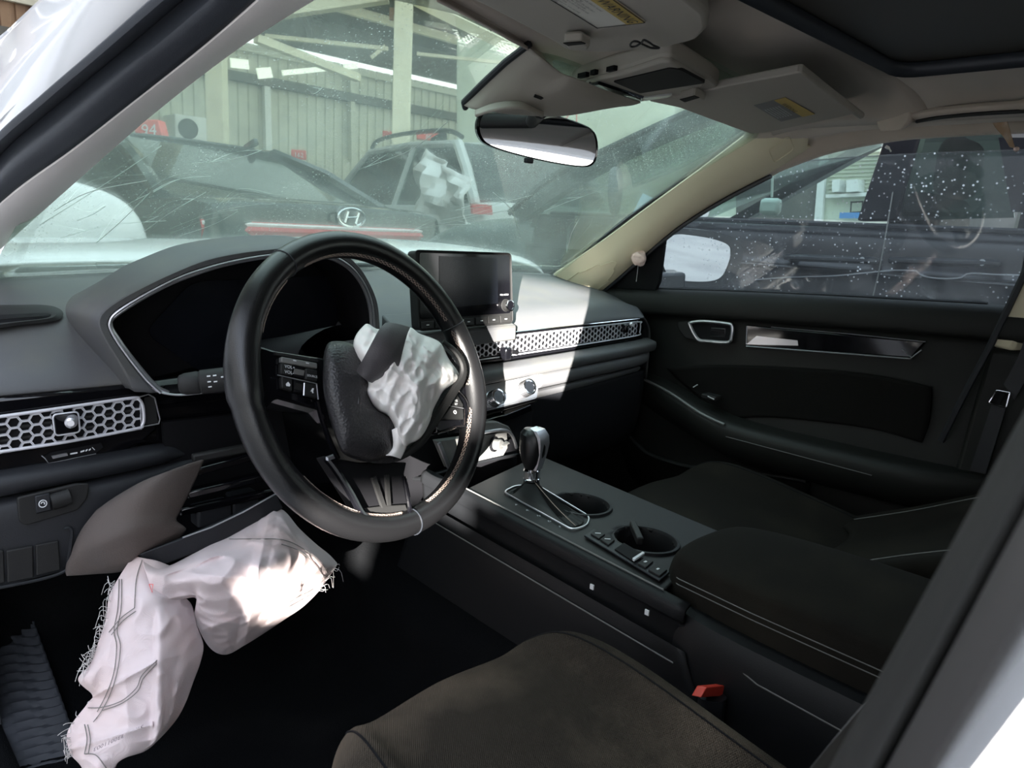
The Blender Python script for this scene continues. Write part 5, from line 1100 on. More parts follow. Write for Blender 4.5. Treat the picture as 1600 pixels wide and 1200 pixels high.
# sensor cover behind the mirror, on the windscreen
SCV = root('sensor_cover', 'beige grey sensor cover on the windscreen behind the mirror', 'sensor cover', (-.08, .0, 1.24))
wsA, wsN = V((0, .02, 1.245)), V((1, 0, 0)).cross(V((0, .70, -.305))).normalized()
def ow(px, py, h=0): return onp(wsA+wsN*h, wsN, px, py)
hn = wsN if wsN.dot(CAM-wsA) > 0 else -wsN
def oh(px, py, h): return onp(wsA+hn*h, wsN, px, py)
sc = [[oh(826, 72, .004), oh(775, 115, .004), oh(724, 164, .004)], [oh(850, 92, .02), oh(800, 125, .02), oh(738, 170, .02)], [oh(878, 114, .03), oh(838, 138, .035), oh(760, 172, .03)], [oh(900, 122, .035), oh(880, 145, .045), oh(800, 176, .04)], [oh(950, 142, .03), oh(940, 160, .04), oh(880, 178, .035)], [oh(1000, 158, .02), oh(985, 162, .02), oh(960, 164, .012)]]
surf('cover_shell', sc, 'visor', SCV, 16, 30, solid=.003)
MB().tube([oh(828, 68, .004), oh(790, 97, .004), oh(755, 130, .004), oh(725, 160, .004), oh(727, 168, .004)], .0046, 8).build('cover_gasket', 'rubber', SCV)
surf('cover_hood', [[oh(742, 172, .032), oh(775, 160, .036), oh(815, 158, .04), oh(850, 172, .04)], [oh(742, 180, .05), oh(775, 170, .055), oh(815, 168, .06), oh(850, 182, .055)]], 'visor', SCV, 14, 6, solid=.003)
slab('cover_groove', [oh(836, 148, .046), oh(856, 156, .046), oh(905, 156, .042), (oh(905, 158.5, .042)), oh(856, 160, .046), oh(834, 152, .046)], hn*-.001, 'soft', SCV)
# interior mirror
RM = root('rear_view_mirror', 'black framed rear view mirror hanging in front of the windscreen', 'mirror', (0, .08, 1.20))
mn = V((-.335, -.935, -.03)).normalized(); mc = V((-.002, .078, 1.205))
def om(px, py, h=0): return onp(mc+mn*h, mn, px, py)
mo = cr([om(*p) for p in ((744, 196), (750, 178), (765, 167), (790, 167), (850, 175), (905, 192), (926, 204), (933, 220), (933, 242), (926, 257), (908, 261), (860, 254), (800, 240), (762, 227), (748, 214))], 70, True)
cen = sum(mo, V())/70
MB().grid([[p.lerp(cen, .035)+mn*.002 for p in mo], [p+mn*.001 for p in mo], [p-mn*.006 for p in mo], [p.lerp(cen, .12)-mn*.022 for p in mo], [p.lerp(cen, .5)-mn*.030 for p in mo]], cu=True).cap([p.lerp(cen, .5)-mn*.030 for p in mo]).build('mirror_housing', 'gloss', RM)
MB().cap([p.lerp(cen, .045)+mn*.0015 for p in mo]).build('mirror_glass', 'mirror', RM, smooth=False, solid=.001, off=-1)
MB().box(om(826, 251, .0), (.016, .008, .008)).build('dimming_lever', 'rubber', RM, bevel=.002)
MB().tube([cen-mn*.02, cen-mn*.04+V((0, .0, .02)), oh(845, 172, .03)], [.012, .010, .012], 12).build('mirror_stem', 'soft', RM)
# grab handle and what hangs there
GH = root('grab_handle', 'fold-down grab handle above the passenger window', 'grab handle', (.6, -.3, 1.25))
gp = [on('x', .524, 1388, 192), on('x', .518, 1402, 188), on('x', .505, 1424, 182), on('x', .484, 1460, 175), on('x', .470, 1520, 169), on('x', .462, 1580, 165), on('x', .462, 1640, 162)]
MB().tube(cr(gp, 36), [.0135]*5+[.0098]*26+[.0135]*5, 12, flat=.7, up=(0, 0, 1)).build('handle_bar', 'headliner', GH)
MB().tube(cr([on('x', .516, *p) for p in ((1394, 172), (1380, 178), (1374, 190), (1378, 203))], 12), .0022, 6).build('handle_gap', 'black', GH)
surf('handle_base', [[on('x', x_, *p) for x_, p in zip((.522, .512, .498), r)] for r in (((1380, 180), (1404, 175), (1430, 171)), ((1378, 194), (1406, 190), (1430, 181)), ((1384, 204), (1412, 202), (1428, 190)))], 'headliner', GH, 12, 8, solid=.012)
MB().tube(cr([on('x', .500, 1432, 190), on('x', .482, 1470, 183.5), on('x', .466, 1530, 178), on('x', .456, 1600, 174)], 20), .0030, 6).build('handle_shadow_gap', 'soft', GH)
TC = root('torn_curtain', 'torn brownish strip of curtain airbag hanging from the roof rail', 'torn strip', on('x', .56, 1570, 190))
surf('strip_cloth', [[on('x', .555, *p) for p in r] for r in (((1548, 186), (1560, 184), (1574, 188)), ((1556, 200), (1566, 200), (1578, 202)), ((1568, 214), (1574, 214), (1582, 216)), ((1578, 230), (1582, 231), (1586, 231)))], 'tan', TC, 10, 14, solid=.002)
MB().lathe(on('x', .553, 1588, 233), (0, 0, 1), [(-.004, .001), (-.002, .004), (.002, .004), (.004, .001)], 12).build('strip_tip', 'foam', TC)
WC_ = root('trim_clip', 'white plastic trim clip sticking out above the passenger window', 'clip', on('x', .63, 1388, 233))
MB().tube(cr([on('x', .618, *p) for p in ((1384, 229), (1389, 232), (1392, 237))], 8), [.003]*4+[.0016]*4, 8).build('clip_pin', 'whitepl', WC_)
FB = root('foam_piece', 'torn pink foam tuft at the foot of the right pillar', 'foam', on('x', .665, 998, 404))
fm = MB(); c = on('x', .66, 998, 403)
bmx = bmesh.new(); bmesh.ops.create_icosphere(bmx, subdivisions=4, radius=.014)
for v in bmx.verts:
    k = 1.05+.45*crease(v.co*1, 55, 3)+.25*noise.noise(v.co*130); v.co = v.co*k
fm.add([c+v.co for v in bmx.verts], [[q.index for q in f.verts] for f in bmx.faces]); bmx.free()
fm.build('foam_tuft', 'foam', FB)
MB().tube(cr([c+V((0, 0, -.012)), on('x', .668, 996, 425), on('x', .67, 994, 440)], 8), .0008, 5).build('foam_thread', 'thread', FB)

# ============================================================ outside mirror of the passenger door
DM = root('door_mirror', 'black door mirror outside the passenger window', 'mirror', (.9, .4, .93))
mn2 = V((-.40, -.90, -.082)).normalized(); mc2 = V((.93, .36, .99))
def od(px, py, h=0): return onp(mc2+mn2*h, mn2, px, py)
gl_ = cr([od(*p) for p in ((1033, 392), (1038, 376), (1055, 366), (1080, 367), (1115, 373), (1138, 382), (1143, 395), (1138, 415), (1128, 433), (1110, 440), (1075, 440), (1048, 434), (1036, 415))], 60, True)
hs = cr([od(*p) for p in ((1024, 392), (1030, 370), (1050, 358), (1085, 358), (1125, 364), (1150, 374), (1161, 390), (1158, 412), (1146, 434), (1128, 446), (1075, 449), (1040, 444), (1028, 420))], 60, True)
c2 = sum(hs, V())/60
MB().grid([[p-mn2*.004 for p in gl_], gl_, hs, [p-mn2*.02 for p in hs], [p.lerp(c2, .2)-mn2*.07 for p in hs], [p.lerp(c2, .6)-mn2*.11 for p in hs]], cu=True).cap([p.lerp(c2, .6)-mn2*.11 for p in hs]).build('mirror_housing', 'rubber', DM)
MB().cap([p-mn2*.002 for p in gl_]).build('mirror_glass', 'mirror', DM, smooth=False, solid=.001)
MB().tube(cr([p+mn2*.0005 for p in gl_], 60, True), .0012, 5, True).build('glass_rim', 'soft', DM)
MB().bar(c2-mn2*.03+V((-.06, .0, -.07)), V((.72, .43, .93)), .06, .05).build('mirror_arm', 'rubber', DM, bevel=.01)
# little loose things on the console and the floor
fp = root('foot_rest', 'ribbed dark rubber foot rest in the left footwell', 'foot rest', (-.62, .5, .3))
fq = [[on('y', .62, -60, 985), on('y', .62, 0, 968), on('y', .60, 50, 962)], [on('y', .50, -60, 1060), on('y', .50, 0, 1050), on('y', .48, 78, 1040)], [on('y', .36, -60, 1160), on('y', .36, 20, 1150), on('y', .36, 108, 1125)], [on('y', .27, -60, 1250), on('y', .27, 40, 1230), on('y', .27, 130, 1200)]]
G = loft(fq, 24, 60)
for i, r in enumerate(G):
    for j, p in enumerate(r): p.z += .0022*sin(i*2.1+1.6*sin(j*.55))
MB().grid(G).build('ribbed_pad', 'ribrub', fp, solid=.012)
# ============================================================ bonnet and cowl
HD = root('bonnet', 'white bonnet of the car beyond the windscreen base', 'bonnet', (0, 1.2, .9))
hr = []
for y, z, k in ((.84, .962, .80), (.90, .980, .83), (1.05, .990, .84), (1.3, .985, .83), (1.6, .94, .80), (1.8, .87, .74), (1.86, .78, .70)):
    z -= .014; hr.append([(-k-.03, y-.05, z-.16), (-k, y-.04, z-.035), (-k*.75, y, z-.006), (-k*.3, y+.01, z+.004), (0, y+.01, z+.010), (k*.3, y+.01, z+.022), (k*.75, y, z+.020), (k, y-.04, z-.02), (k+.03, y-.05, z-.16)])
surf('bonnet_panel', hr, 'paint', HD, 60, 30, solid=.006)
CW = root('cowl', 'dark cowl panel between bonnet and windscreen', 'cowl', (0, .8, .92))
surf('cowl_panel', [[(x, ip(x, WB)-.03, .925) for x in (-.7, -.4, 0, .4, .7)], [(x, ip(x, WB)+.03, .925) for x in (-.7, -.4, 0, .4, .7)], [(x, .90-.1*(x/.7)**2, .93) for x in (-.7, -.4, 0, .4, .7)]], 'soft', CW, 20, 8, solid=.01)
MB().bar((-.45, .80, .945), (.15, .76, .952), .012, .010).bar((.1, .86, .945), (.6, .70, .950), .012, .010).build('wiper', 'rubber', CW)

# ============================================================ the shed
GZ = .12
o = slab('ground', [(-30, -20, -.02), (40, -20, -.02), (40, 40, -.02), (-30, 40, -.02)], (0, 0, -.1), 'concrete', None); tag(o, 'grey concrete yard ground', kind='structure')
def atd(px, py, d): return CAM+ray(px, py)*d
# wall plane facing us: perpendicular to the line of sight roughly; a straight rear wall parallel to the x axis
WY = 13.0
sheets = root('wall_back', 'pale corrugated rear wall of the shed', 'wall', (6, WY, 0)); del sheets['category']; sheets['kind'] = 'structure'
for k in range(26):
    x0 = -6+k*1.0; rib = MB()
    n = 5
    for i in range(n):
        a = x0+i/n
        rib.prism([V((a, WY, 0)), V((a+.12, WY, 0)), V((a+.135, WY+.03, 0)), V((a+.185, WY+.03, 0)), V((a+.2, WY, 0)), V((a+.2, WY+.05, 0)), V((a, WY+.05, 0))], (0, 0, 4.05))
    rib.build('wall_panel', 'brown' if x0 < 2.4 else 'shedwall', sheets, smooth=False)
# dark gap and light slot under the eaves, horizontal rails
def pw(px, py, y=WY-.1): return on('y', y, px, py)
def girt(name, a, b, w, m, lab=None): return MB().bar(a, b, w, w).build(name, m, sheets, smooth=False)
for (a, b, w, m) in (((410, 172), (790, 163), .16, 'shedroof'), ((420, 140), (800, 122), .10, 'shedwall')):
    P, Q = pw(*a), pw(*b); z = (P.z+Q.z)/2; girt('wall_rail', V((-6, WY-.1, z)), V((20, WY-.1, z)), w, m)
MB().bar(pw(415, 115)-V((0, 0, 0)), pw(419, 250), .12, .12).build('drain_pipe', 'whitepl', sheets)
MB().bar(pw(548, 118), pw(550, 250), .14, .10).build('wall_post', 'shedwall', sheets)
# upper wall and roof
ew = pw(500, 112).z
o = slab('wall_upper', [(-6, WY+.2, 4.2), (20, WY+.2, 4.2), (20, WY+.2, 7.5), (-6, WY+.2, 7.5)], (0, .05, 0), 'shedroof', None); tag(o, 'dark upper wall of the shed above the light gap', kind='structure')
rf = root('ceiling_shed', 'dark sheet roof of the shed on cream steel frames', 'roof', (6, 8, 5)); del rf['category']; rf['kind'] = 'structure'
for k in range(5, 14):
    y0 = 3.4+k*.72
    slab('roof_sheet', [(-6, y0, 6.4-.16*(y0-3.4)), (22, y0, 6.4-.16*(y0-3.4)), (22, y0+.74, 6.4-.16*(y0-2.66)-.015), (-6, y0+.74, 6.4-.16*(y0-2.66)-.015)], (0, 0, .03), 'skysheet' if k in (6, 8, 10) else 'shedroof', rf, smooth=False)
for k in range(2, 6):
    y0 = 3.8+k*1.7; MB().bar((-6, y0, 6.3-.16*(y0-3.4)), (22, y0, 6.3-.16*(y0-3.4)), .10, .16).build('purlin', 'steel' if k % 2 else 'shedroof', rf, smooth=False)
# bright strips seen under the eaves: gaps to the daylight
# cream columns
def column(px0, px1, py_top, d, label):
    a, b = atd(px0, 150, d), atd(px1, 150, d); c = (a+b)/2; w_ = (b-a).length
    cl = root('column', label, 'column', (c.x, c.y, 0))
    rot = Matrix.Rotation(radians(-38), 3, 'Z')
    MB().box((c.x, c.y, 3.1), (w_*.62, w_*.80, 6.2), rot).build('column_shaft', 'steel', cl, smooth=False, bevel=.01)
    return cl, c, w_
c1, p1_, w1 = column(606, 650, 0, 8.6, 'cream steel column in the middle behind the grey car')
rr = atd(612, 22, 8.45); MB().box(rr, (.05, .05, .13), Matrix.Rotation(radians(-38), 3, 'Z')).build('rust_patch', 'rust', c1)
c2_, p2_, w2 = column(318, 360, 0, 9.6, 'cream steel column on the left beside the cooling unit')
# braces
BR = root('roof_truss', 'cream steel roof truss braces across the shed', 'truss', (p1_.x, p1_.y, 5))
def brace(a, da, b, db, w): MB().bar(atd(*a, da), atd(*b, db), w, w*.8).build('brace', 'steel', BR, smooth=False)
brace((655, 4), 8.6, (810, 80), 7.6, .13); brace((400, 60), 9.8, (560, 122), 11.0, .13); brace((415, 56), 10.2, (606, 76), 10.2, .06); brace((652, 84), 10.2, (800, 100), 10.0, .05)
brace((345, 32), 8.6, (606, -6), 8.6, .16); brace((580, 90), 11, (602, 72), 11, .06); brace((755, 30), 8.2, (830, 78), 8.0, .05)
# bright daylight gap pieces below the eaves (daylight put in as glowing bars)
sk = root('daylight_gaps', 'row of glowing bars standing in for daylight gaps under the eaves', 'skylight', pw(480, 112))
M['lit'] = mat('daylight_glow', (.9, .9, .85), .6, emis=((1, .97, .88), 1.6))
for a, b, t in (((441, 114), (511, 107), .07), ((402, 115), (424, 113), .14), ((537, 104), (558, 103), .08), ((360, 98), (388, 101), .12)):
    P, Q = pw(*a, WY-.25), pw(*b, WY-.25); MB().bar(P, Q, .04, t*1.3).build('daylight_bar', 'lit', sk, smooth=False)
# side wall of brick red-brown at the far left
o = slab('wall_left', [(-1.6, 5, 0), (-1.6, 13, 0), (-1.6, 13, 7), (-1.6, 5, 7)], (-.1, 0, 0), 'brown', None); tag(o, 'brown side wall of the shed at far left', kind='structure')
# unseen wall added at the left, its slots shaped to mask the low sun
yw = root('wall_sun_mask', 'added pale wall out of view, slotted to shape the sun patches', 'wall', (-8, -8, 0)); del yw['category']; yw['kind'] = 'structure'
WX = -8.0; wyc = lambda c: c+WX*math.tan(SUN_AZ)
for c0, c1, z0, z1 in ((-16, -.20, 0, 7), (-.20, -.05, 0, 2.29), (-.05, .06, 0, 2.285), (.06, .10, 0, 2.27), (.10, .16, 0, 2.12), (.10, .16, 2.19, 2.255), (.16, .36, 0, 2.07), (-.20, .16, 2.54, 7), (.16, .18, 2.185, 2.22), (.16, .18, 2.42, 7), (.18, .27, 2.185, 7), (.27, .36, 2.185, 7), (.36, .43, 0, 7), (.43, .50, 0, 1.90), (.43, .50, 2.04, 7), (.50, 24, 0, 8)):
    slab('wall_section', [(WX, wyc(c0), z0), (WX, wyc(c1), z0), (WX, wyc(c1), z1), (WX, wyc(c0), z1)], (-.02, 0, 0), 'whitewall', yw, smooth=False)

# pale white partition right of the centre (behind the dark crossover)
o = slab('wall_right', [atd(720, 330, 12)*1, atd(720, 60, 12), atd(1130, 60, 11), atd(1130, 330, 11)], (0, .1, 0), 'officewall', None); tag(o, 'pale plaster wall at the back right of the shed', kind='structure')
for pts in (((868, 176), (872, 186), (879, 176)), ): pass
rs = root('red_frame', 'thin red painted frame on the pale wall', 'frame', atd(885, 180, 10.8))
MB().bar(atd(901, 160, 10.8), atd(901, 200, 10.8), .012).tube([atd(880+8*cos(t), 178+8*sin(t), 10.8) for t in [2*pi*k/16 for k in range(16)]], .01, 4, True).build('frame_bar', 'pinksign', rs)

# ============================================================ cars
def car(name, label, cat, org, head, paint, prof, roof, hw, wheel_r=.33, gz=0, wheels=((-1.35, 1.35))):
    """prof: (y, z top) of the lower body from tail to nose; roof: (y0 base rear, y1 roof rear, y2 roof front, y3 base front, z roof, half width)"""
    r = root(name, label, cat, (org[0], org[1], gz)); h = radians(head)
    fx = V((cos(h), -sin(h), 0)); fy = V((sin(h), cos(h), 0))
    T = lambda x, y, z: V((org[0], org[1], gz))+fx*x+fy*y+V((0, 0, z))
    rows = []
    for y, zt, k in prof:
        w_ = hw*k; rows.append([T(-w_*.93, y, .22), T(-w_, y, .36), T(-w_*1.0, y, lerp(.36, zt, .6)), T(-w_*.96, y, zt-.06), T(-w_*.86, y, zt-.008), T(-w_*.4, y, zt+.012), T(0, y, zt+.016), T(w_*.4, y, zt+.012), T(w_*.86, y, zt-.008), T(w_*.96, y, zt-.06), T(w_, y, lerp(.36, zt, .6)), T(w_, y, .36), T(w_*.93, y, .22)])
    R = loft(rows, 40, 40)
    MB().grid(R).cap(R[0]).cap(R[-1], True).build('body_shell', paint, r)
    y0, y1, y2, y3, zr, wr = roof; zb0 = ip(y0, [(a, b) for a, b, _ in prof]); zb3 = ip(y3, [(a, b) for a, b, _ in prof])
    wb = hw*.90
    A = [T(s*wb, y0, zb0-.02) for s in (-1, 1)]; B = [T(s*wr, y1, zr) for s in (-1, 1)]; Cc = [T(s*wr, y2, zr) for s in (-1, 1)]; D = [T(s*wb, y3, zb3-.02) for s in (-1, 1)]
    mb = MB().grid(loft([[B[0], T(-wr*.6, y1, zr+.035), T(wr*.6, y1, zr+.035), B[1]], [T(-wr*1.02, (y1+y2)/2, zr+.03), T(-wr*.6, (y1+y2)/2, zr+.075), T(wr*.6, (y1+y2)/2, zr+.075), T(wr*1.02, (y1+y2)/2, zr+.03)], [Cc[0], T(-wr*.6, y2, zr+.035), T(wr*.6, y2, zr+.035), Cc[1]]], 14, 14)); mb.build('roof_panel', paint, r, solid=.02)
    for i in (0, 1):
        pil_ = MB(); s = -1 if i == 0 else 1
        pil_.tube([A[i], A[i].lerp(B[i], .5)+V((0, 0, .04)), B[i]], .05, 8).tube([D[i], D[i].lerp(Cc[i], .5)+V((0, 0, .02)), Cc[i]], .035, 8).tube([B[i], B[i].lerp(Cc[i], .5)+V((0, 0, .03)), Cc[i]], .035, 8)
        mB, mb_ = B[i].lerp(Cc[i], .45), A[i].lerp(D[i], .47); pil_.tube([mb_, mB], .035, 8)
        pil_.build('pillars', paint, r)
        e = .012
        for q in ([A[i].lerp(D[i], .05), B[i].lerp(Cc[i], .02), mB, mb_], [mb_, mB, Cc[i].lerp(B[i], .02), D[i].lerp(A[i], .03)]):
            slab('side_window', q, fx*(-s*.006), 'carglass', r, smooth=False)
    slab('rear_window', [A[0], A[1], B[1]+V((0, 0, .015)), B[0]+V((0, 0, .015))], fy*.008, 'carglass', r, smooth=False)
    slab('windscreen', [D[0], D[1], Cc[1]+V((0, 0, .015)), Cc[0]+V((0, 0, .015))], fy*-.008, 'carglass', r, smooth=False)
    slab('cabin_floor', [T(-wb*.9, y0+.1, .55), T(wb*.9, y0+.1, .55), T(wb*.9, y3-.1, .55), T(-wb*.9, y3-.1, .55)], (0, 0, .05), 'black', r)
    for yy in (wheels[0], wheels[1]):
        for s in (-1, 1):
            t = MB().lathe(T(s*(hw-.20), yy, wheel_r), fx*s, [(0, wheel_r*.7), (0, wheel_r*.95), (.03, wheel_r), (.18, wheel_r), (.21, wheel_r*.95), (.21, wheel_r*.68)], 28).build('wheel', 'tyre', r)
            MB().lathe(T(s*hw, yy, wheel_r), fx*s, [(0, wheel_r*.66), (.012, wheel_r*.64), (.004, wheel_r*.2), (.02, wheel_r*.15)], 20).build('rim', 'alloy', t)
    return r, T, fx, fy
sedan = ((-2.32, .62, .80), (-2.30, .98, .93), (-2.22, 1.06, .97), (-1.75, 1.07, 1.0), (-1.0, 1.0, 1.0), (0, .95, 1.0), (.9, .93, 1.0), (1.5, .88, .98), (2.1, .76, .93), (2.32, .55, .82))
# black-green saloon seen from behind
hd = -8
cs_, T, fx, fy = car('saloon_car', 'black green saloon with long red tail lamp and oval badge', 'car', (1.19, 5.37), hd, 'darkgreen', sedan, (-1.75, -.75, .35, 1.05, 1.43, .60), .90, gz=.056)
tb = []
for x in (-.86, -.6, -.3, 0, .3, .6, .86): tb.append(T(x, -2.325+.12*(abs(x)/.9)**3, .905))
tl_ = MB().grid([[p+V((0, 0, .04)) for p in tb], [p-fy*.015 for p in tb], [p-V((0, 0, .045)) for p in tb]]).build('tail_lamp', 'tail', cs_, solid=.02)
MB().tube([p-fy*.02+V((0, 0, .03)) for p in tb], .012, 6).build('lamp_strip', 'whitepl', tl_)
MB().grid([[p+V((0, 0, -.06)) for p in tb], [p-fy*.03-V((0, 0, .16)) for p in tb], [p-V((0, 0, .34)) for p in tb]]).build('bumper', 'suvgrey', cs_, solid=.02)
ec = T(.02, -2.335, 1.0)
em = MB().tube([ec+fx*.10*cos(t)+V((0, 0, .052*sin(t)))-fy*.01 for t in [2*pi*k/28 for k in range(28)]], .009, 6, True)
em.tube([ec+fx*-.052+V((0, 0, -.03))-fy*.01, ec+fx*-.028+V((0, 0, .034))-fy*.01], .011, 6).tube([ec+fx*.028+V((0, 0, -.034))-fy*.01, ec+fx*.052+V((0, 0, .03))-fy*.01], .011, 6).tube([ec+fx*-.04+V((0, 0, -.004))-fy*.01, ec+fx*.04+V((0, 0, .004))-fy*.01], .009, 6)
em.build('badge', 'chrome', cs_)
MB().bar(T(.42, -.66, 1.46), T(.42, -.80, 1.51), .04, .05).build('roof_fin', 'darkgreen', cs_, bevel=.01)
sg = root('roof_sign', 'red roof sign with white number 94', 'sign', T(-.35, .15, 1.50), 'red roof signs')
a, b = atd(209, 223, 5.5), atd(262, 223, 5.5); u = (b-a).normalized(); hh = atd(232, 189, 5.5).z-a.z
slab('sign_body', [a, b, b+V((0, 0, .03)), b-u*.035+V((0, 0, .04)), b-u*.065+V((0, 0, hh)), a+u*.02+V((0, 0, hh))], u.cross(V((0, 0, 1)))*-.12, 'pinksign', sg, bevel=.008)
text('sign_number', '94', a+u*.06+V((0, 0, .05))-u.cross(V((0, 0, -1)))*-.0, u, (0, 0, 1), .12, 'print', sg, depth=.004)
# grey crossover seen from its left side, crumpled tail
suv = ((-2.15, .70, .86), (-2.10, 1.05, .96), (-1.9, 1.08, 1.0), (-1.0, 1.06, 1.0), (0, 1.05, 1.0), (.9, 1.04, 1.0), (1.5, .98, .98), (2.0, .85, .93), (2.15, .6, .85))
gs_, T, fx, fy = car('crossover_car', 'grey crossover with crumpled silver tail and roof rails', 'car', (4.45, 5.9), 8, 'suvgrey', suv, (-2.0, -1.45, .35, 1.15, 1.60, .66), .90, wheel_r=.36, gz=GZ+.04)
for s in (-1, 1):
    MB().tube(cr([T(s*.62, -1.45, 1.66), T(s*.64, -1.2, 1.73), T(s*.65, -.4, 1.75), T(s*.64, .2, 1.72), T(s*.62, .4, 1.65)], 16), .022, 8).build('roof_rail', 'soft', gs_)
MB().bar(T(-.2, -.2, 1.70), T(-.2, -.45, 1.76), .08, .14).build('roof_fin', 'soft', gs_, bevel=.03)
cm = []
for i in range(16):
    row = []
    for j in range(14):
        u, v_ = i/15, j/13; p = T(-.90+.02*sin(7*v_), -1.35-.85*u, .75+.78*v_-.30*u*v_); d = .09*crease(p, 3.5, 4)+.05*crease(p, 8, 9)
        row.append(p-fx*(.03+d))
    cm.append(row)
MB().grid(cm).build('crumpled_panel', 'silvercr', gs_, solid=.01, ang=20)
slab('tail_lamp', [T(-.93, -2.12, .98), T(-.80, -2.22, .98), T(-.80, -2.2, 1.06), T(-.93, -2.1, 1.06)], fy*-.03, 'tail', gs_)
for (px, py, wd, hh, d, lab) in ((610, 211, 24, 10, 9.2, 'small red roof sign behind the column foot'), (668, 213, 34, 12, 9.0, 'small red roof sign right of the column foot'), (467, 242, 22, 14, 9.6, 'small red roof sign above the saloon tail')):
    p = atd(px, py, d); s = d/FPX; q = root('roof_sign', lab, 'sign', p, 'red roof signs')
    sb_ = MB().box(p, (wd*s, .10, hh*s), Matrix.Rotation(radians(-35), 3, 'Z')).build('sign_body', 'pinksign', q, bevel=.01)
    u = V((cos(radians(35)), -sin(radians(35)), 0)); 
    if px < 600: text('sign_number', '162', p-u*wd*s*.30-V((u.y*-1, u.x, 0))*.055-V((0, 0, hh*s*.28)), u, (0, 0, 1), hh*s*.7, 'print', sb_, depth=.004)
    if px > 650: text('sign_number', '88', p-u*wd*s*.10-V((u.y*-1, u.x, 0))*.055-V((0, 0, hh*s*.28)), u, (0, 0, 1), hh*s*.7, 'print', sb_, depth=.004)
# white car at the far left
hatch = ((-2.0, .65, .85), (-1.95, 1.0, .95), (-1.5, 1.04, 1.0), (0, 1.0, 1.0), (.9, 1.0, 1.0), (1.4, .98, .99), (1.75, .94, .95), (1.93, .84, .88), (2.0, .60, .80))
wc_, T, fx, fy = car('white_car', 'white car with rounded nose beside the left pillar', 'car', (-1.84, 2.90), 84, 'paint', hatch, (-1.9, -1.5, .2, .85, 1.45, .62), .86, gz=.19)
MB().lathe(T(.72, 1.90, .72), (fx+fy).normalized(), [(0, .045), (.015, .045), (.02, .03)], 20).build('fog_lamp', 'grill', wc_)
MB().tube([T(.895, .62, .98), T(.90, .62, .7), T(.90, .60, .4)], .006, 5).build('door_gap', 'soft', wc_)
# cooling unit on the wall
AC = root('cooling_unit', 'white outdoor cooling unit with round fan beside the column', 'air conditioner', atd(292, 200, 10.5))
p = on('y', 12.72, 294, 204); s = (p-CAM).dot(_f)/FPX; R38 = Matrix.Rotation(0, 3, 'Z'); AC.location = p
MB().box(p, (58*s, .54, 40*s), R38).build('unit_case', 'whitepl', AC, bevel=.02)
f_ = R38 @ V((0, -1, 0)); c = p+R38 @ V((-10*s, -.28, 0))
fan = MB().lathe(c, f_, [(0, 15*s), (.015, 15*s), (.01, 12*s)], 28).build('fan_grille', 'grill', AC)
for k in range(4): MB().tube([c+f_*.02+(R38 @ V((cos(t), 0, sin(t))))*(4+3*k)*s for t in [2*pi*i/20 for i in range(20)]], .008, 4, True).build('fan_ring', 'soft', fan)

# ============================================================ dark crossover parked alongside on the right
VN = root('dark_crossover', 'dark navy crossover parked alongside the passenger window', 'car', (2.5, 0, 0))
VX = 1.72
def vx(px, py, x=VX): return on('x', x, px, py)
bz = 1.135
low = []
for z, x in ((.25, 1.80), (.45, 1.72), (.78, 1.66), (.955, 1.68), (.975, 1.672), (1.0, 1.69), (1.06, 1.70), (1.10, 1.715), (1.125, 1.74), (1.128, 1.80)):
    low.append([(x+.05*(y > 1.6)*(y-1.6), y, z) for y in (-2.4, -1.0, 0, .9, 1.75)])
MB().grid(loft(low, 40, 40)).build('side_panel', 'navy', VN, solid=.01)
# front wing, bonnet
bn = []
for y, z, hw in ((1.72, 1.13, .80), (1.9, 1.12, .80), (2.2, 1.10, .79), (2.5, 1.05, .76), (2.75, .95, .70), (2.85, .75, .66)):
    bn.append([(2.55-hw-.06, y, .3), (2.55-hw-.06, y, z-.22), (2.55-hw-.02, y, z-.05), (2.55-hw*.7, y, z+.0), (2.55, y, z+.03), (2.55+hw*.7, y, z), (2.55+hw, y, z-.1), (2.55+hw, y, .3)])
surf('bonnet_wing', bn, 'teal', VN, 40, 24, solid=.01)
# pillars and roof rails
ap = cr([vx(792, 330, 1.72), vx(860, 272, 1.68), vx(960, 222, 1.64), vx(1060, 176, 1.60), vx(1170, 130, 1.58)], 24)
ap2 = cr([vx(815, 345, 1.74), vx(885, 296, 1.70), vx(975, 246, 1.66), vx(1075, 202, 1.62), vx(1180, 160, 1.60)], 24)
MB().grid([[p+V((.12, .04, .0)) for p in ap], ap, [a.lerp(b, .5)+V((-.02, -.01, 0)) for a, b in zip(ap, ap2)], ap2, [p+V((.06, 0, 0)) for p in ap2]]).build('front_pillar', 'teal', VN, solid=.006)
MB().tube([a.lerp(b, .3)+V((-.012, 0, 0)) for a, b in zip(ap, ap2)], .010, 6).build('pillar_strip', 'soft', VN)
zt = ap[-1].z
MB().grid(loft([[(1.58, ap[-1].y+.02, zt), (1.58, -.5, zt+.03), (1.60, -2.0, zt-.05)], [(1.62, ap[-1].y, zt-.09), (1.62, -.5, zt-.07), (1.64, -2.0, zt-.14)]], 10, 4)).build('roof_rail', 'navy', VN, solid=.03)
slab('roof_panel', [(1.6, ap[-1].y, zt+.01), (3.4, ap[-1].y, zt+.01), (3.4, -2.2, zt), (1.6, -2.2, zt)], (0, 0, .04), 'navy', VN)
for pts in (((1386, 212), (1400, 212), (1362, 345), (1338, 345)),):
    slab('centre_pillar', [vx(1385, 205, 1.63), vx(1440, 205, 1.63), vx(1400, 345, 1.72), vx(1338, 345, 1.72)], (.06, 0, 0), 'navy', VN, bevel=.008)
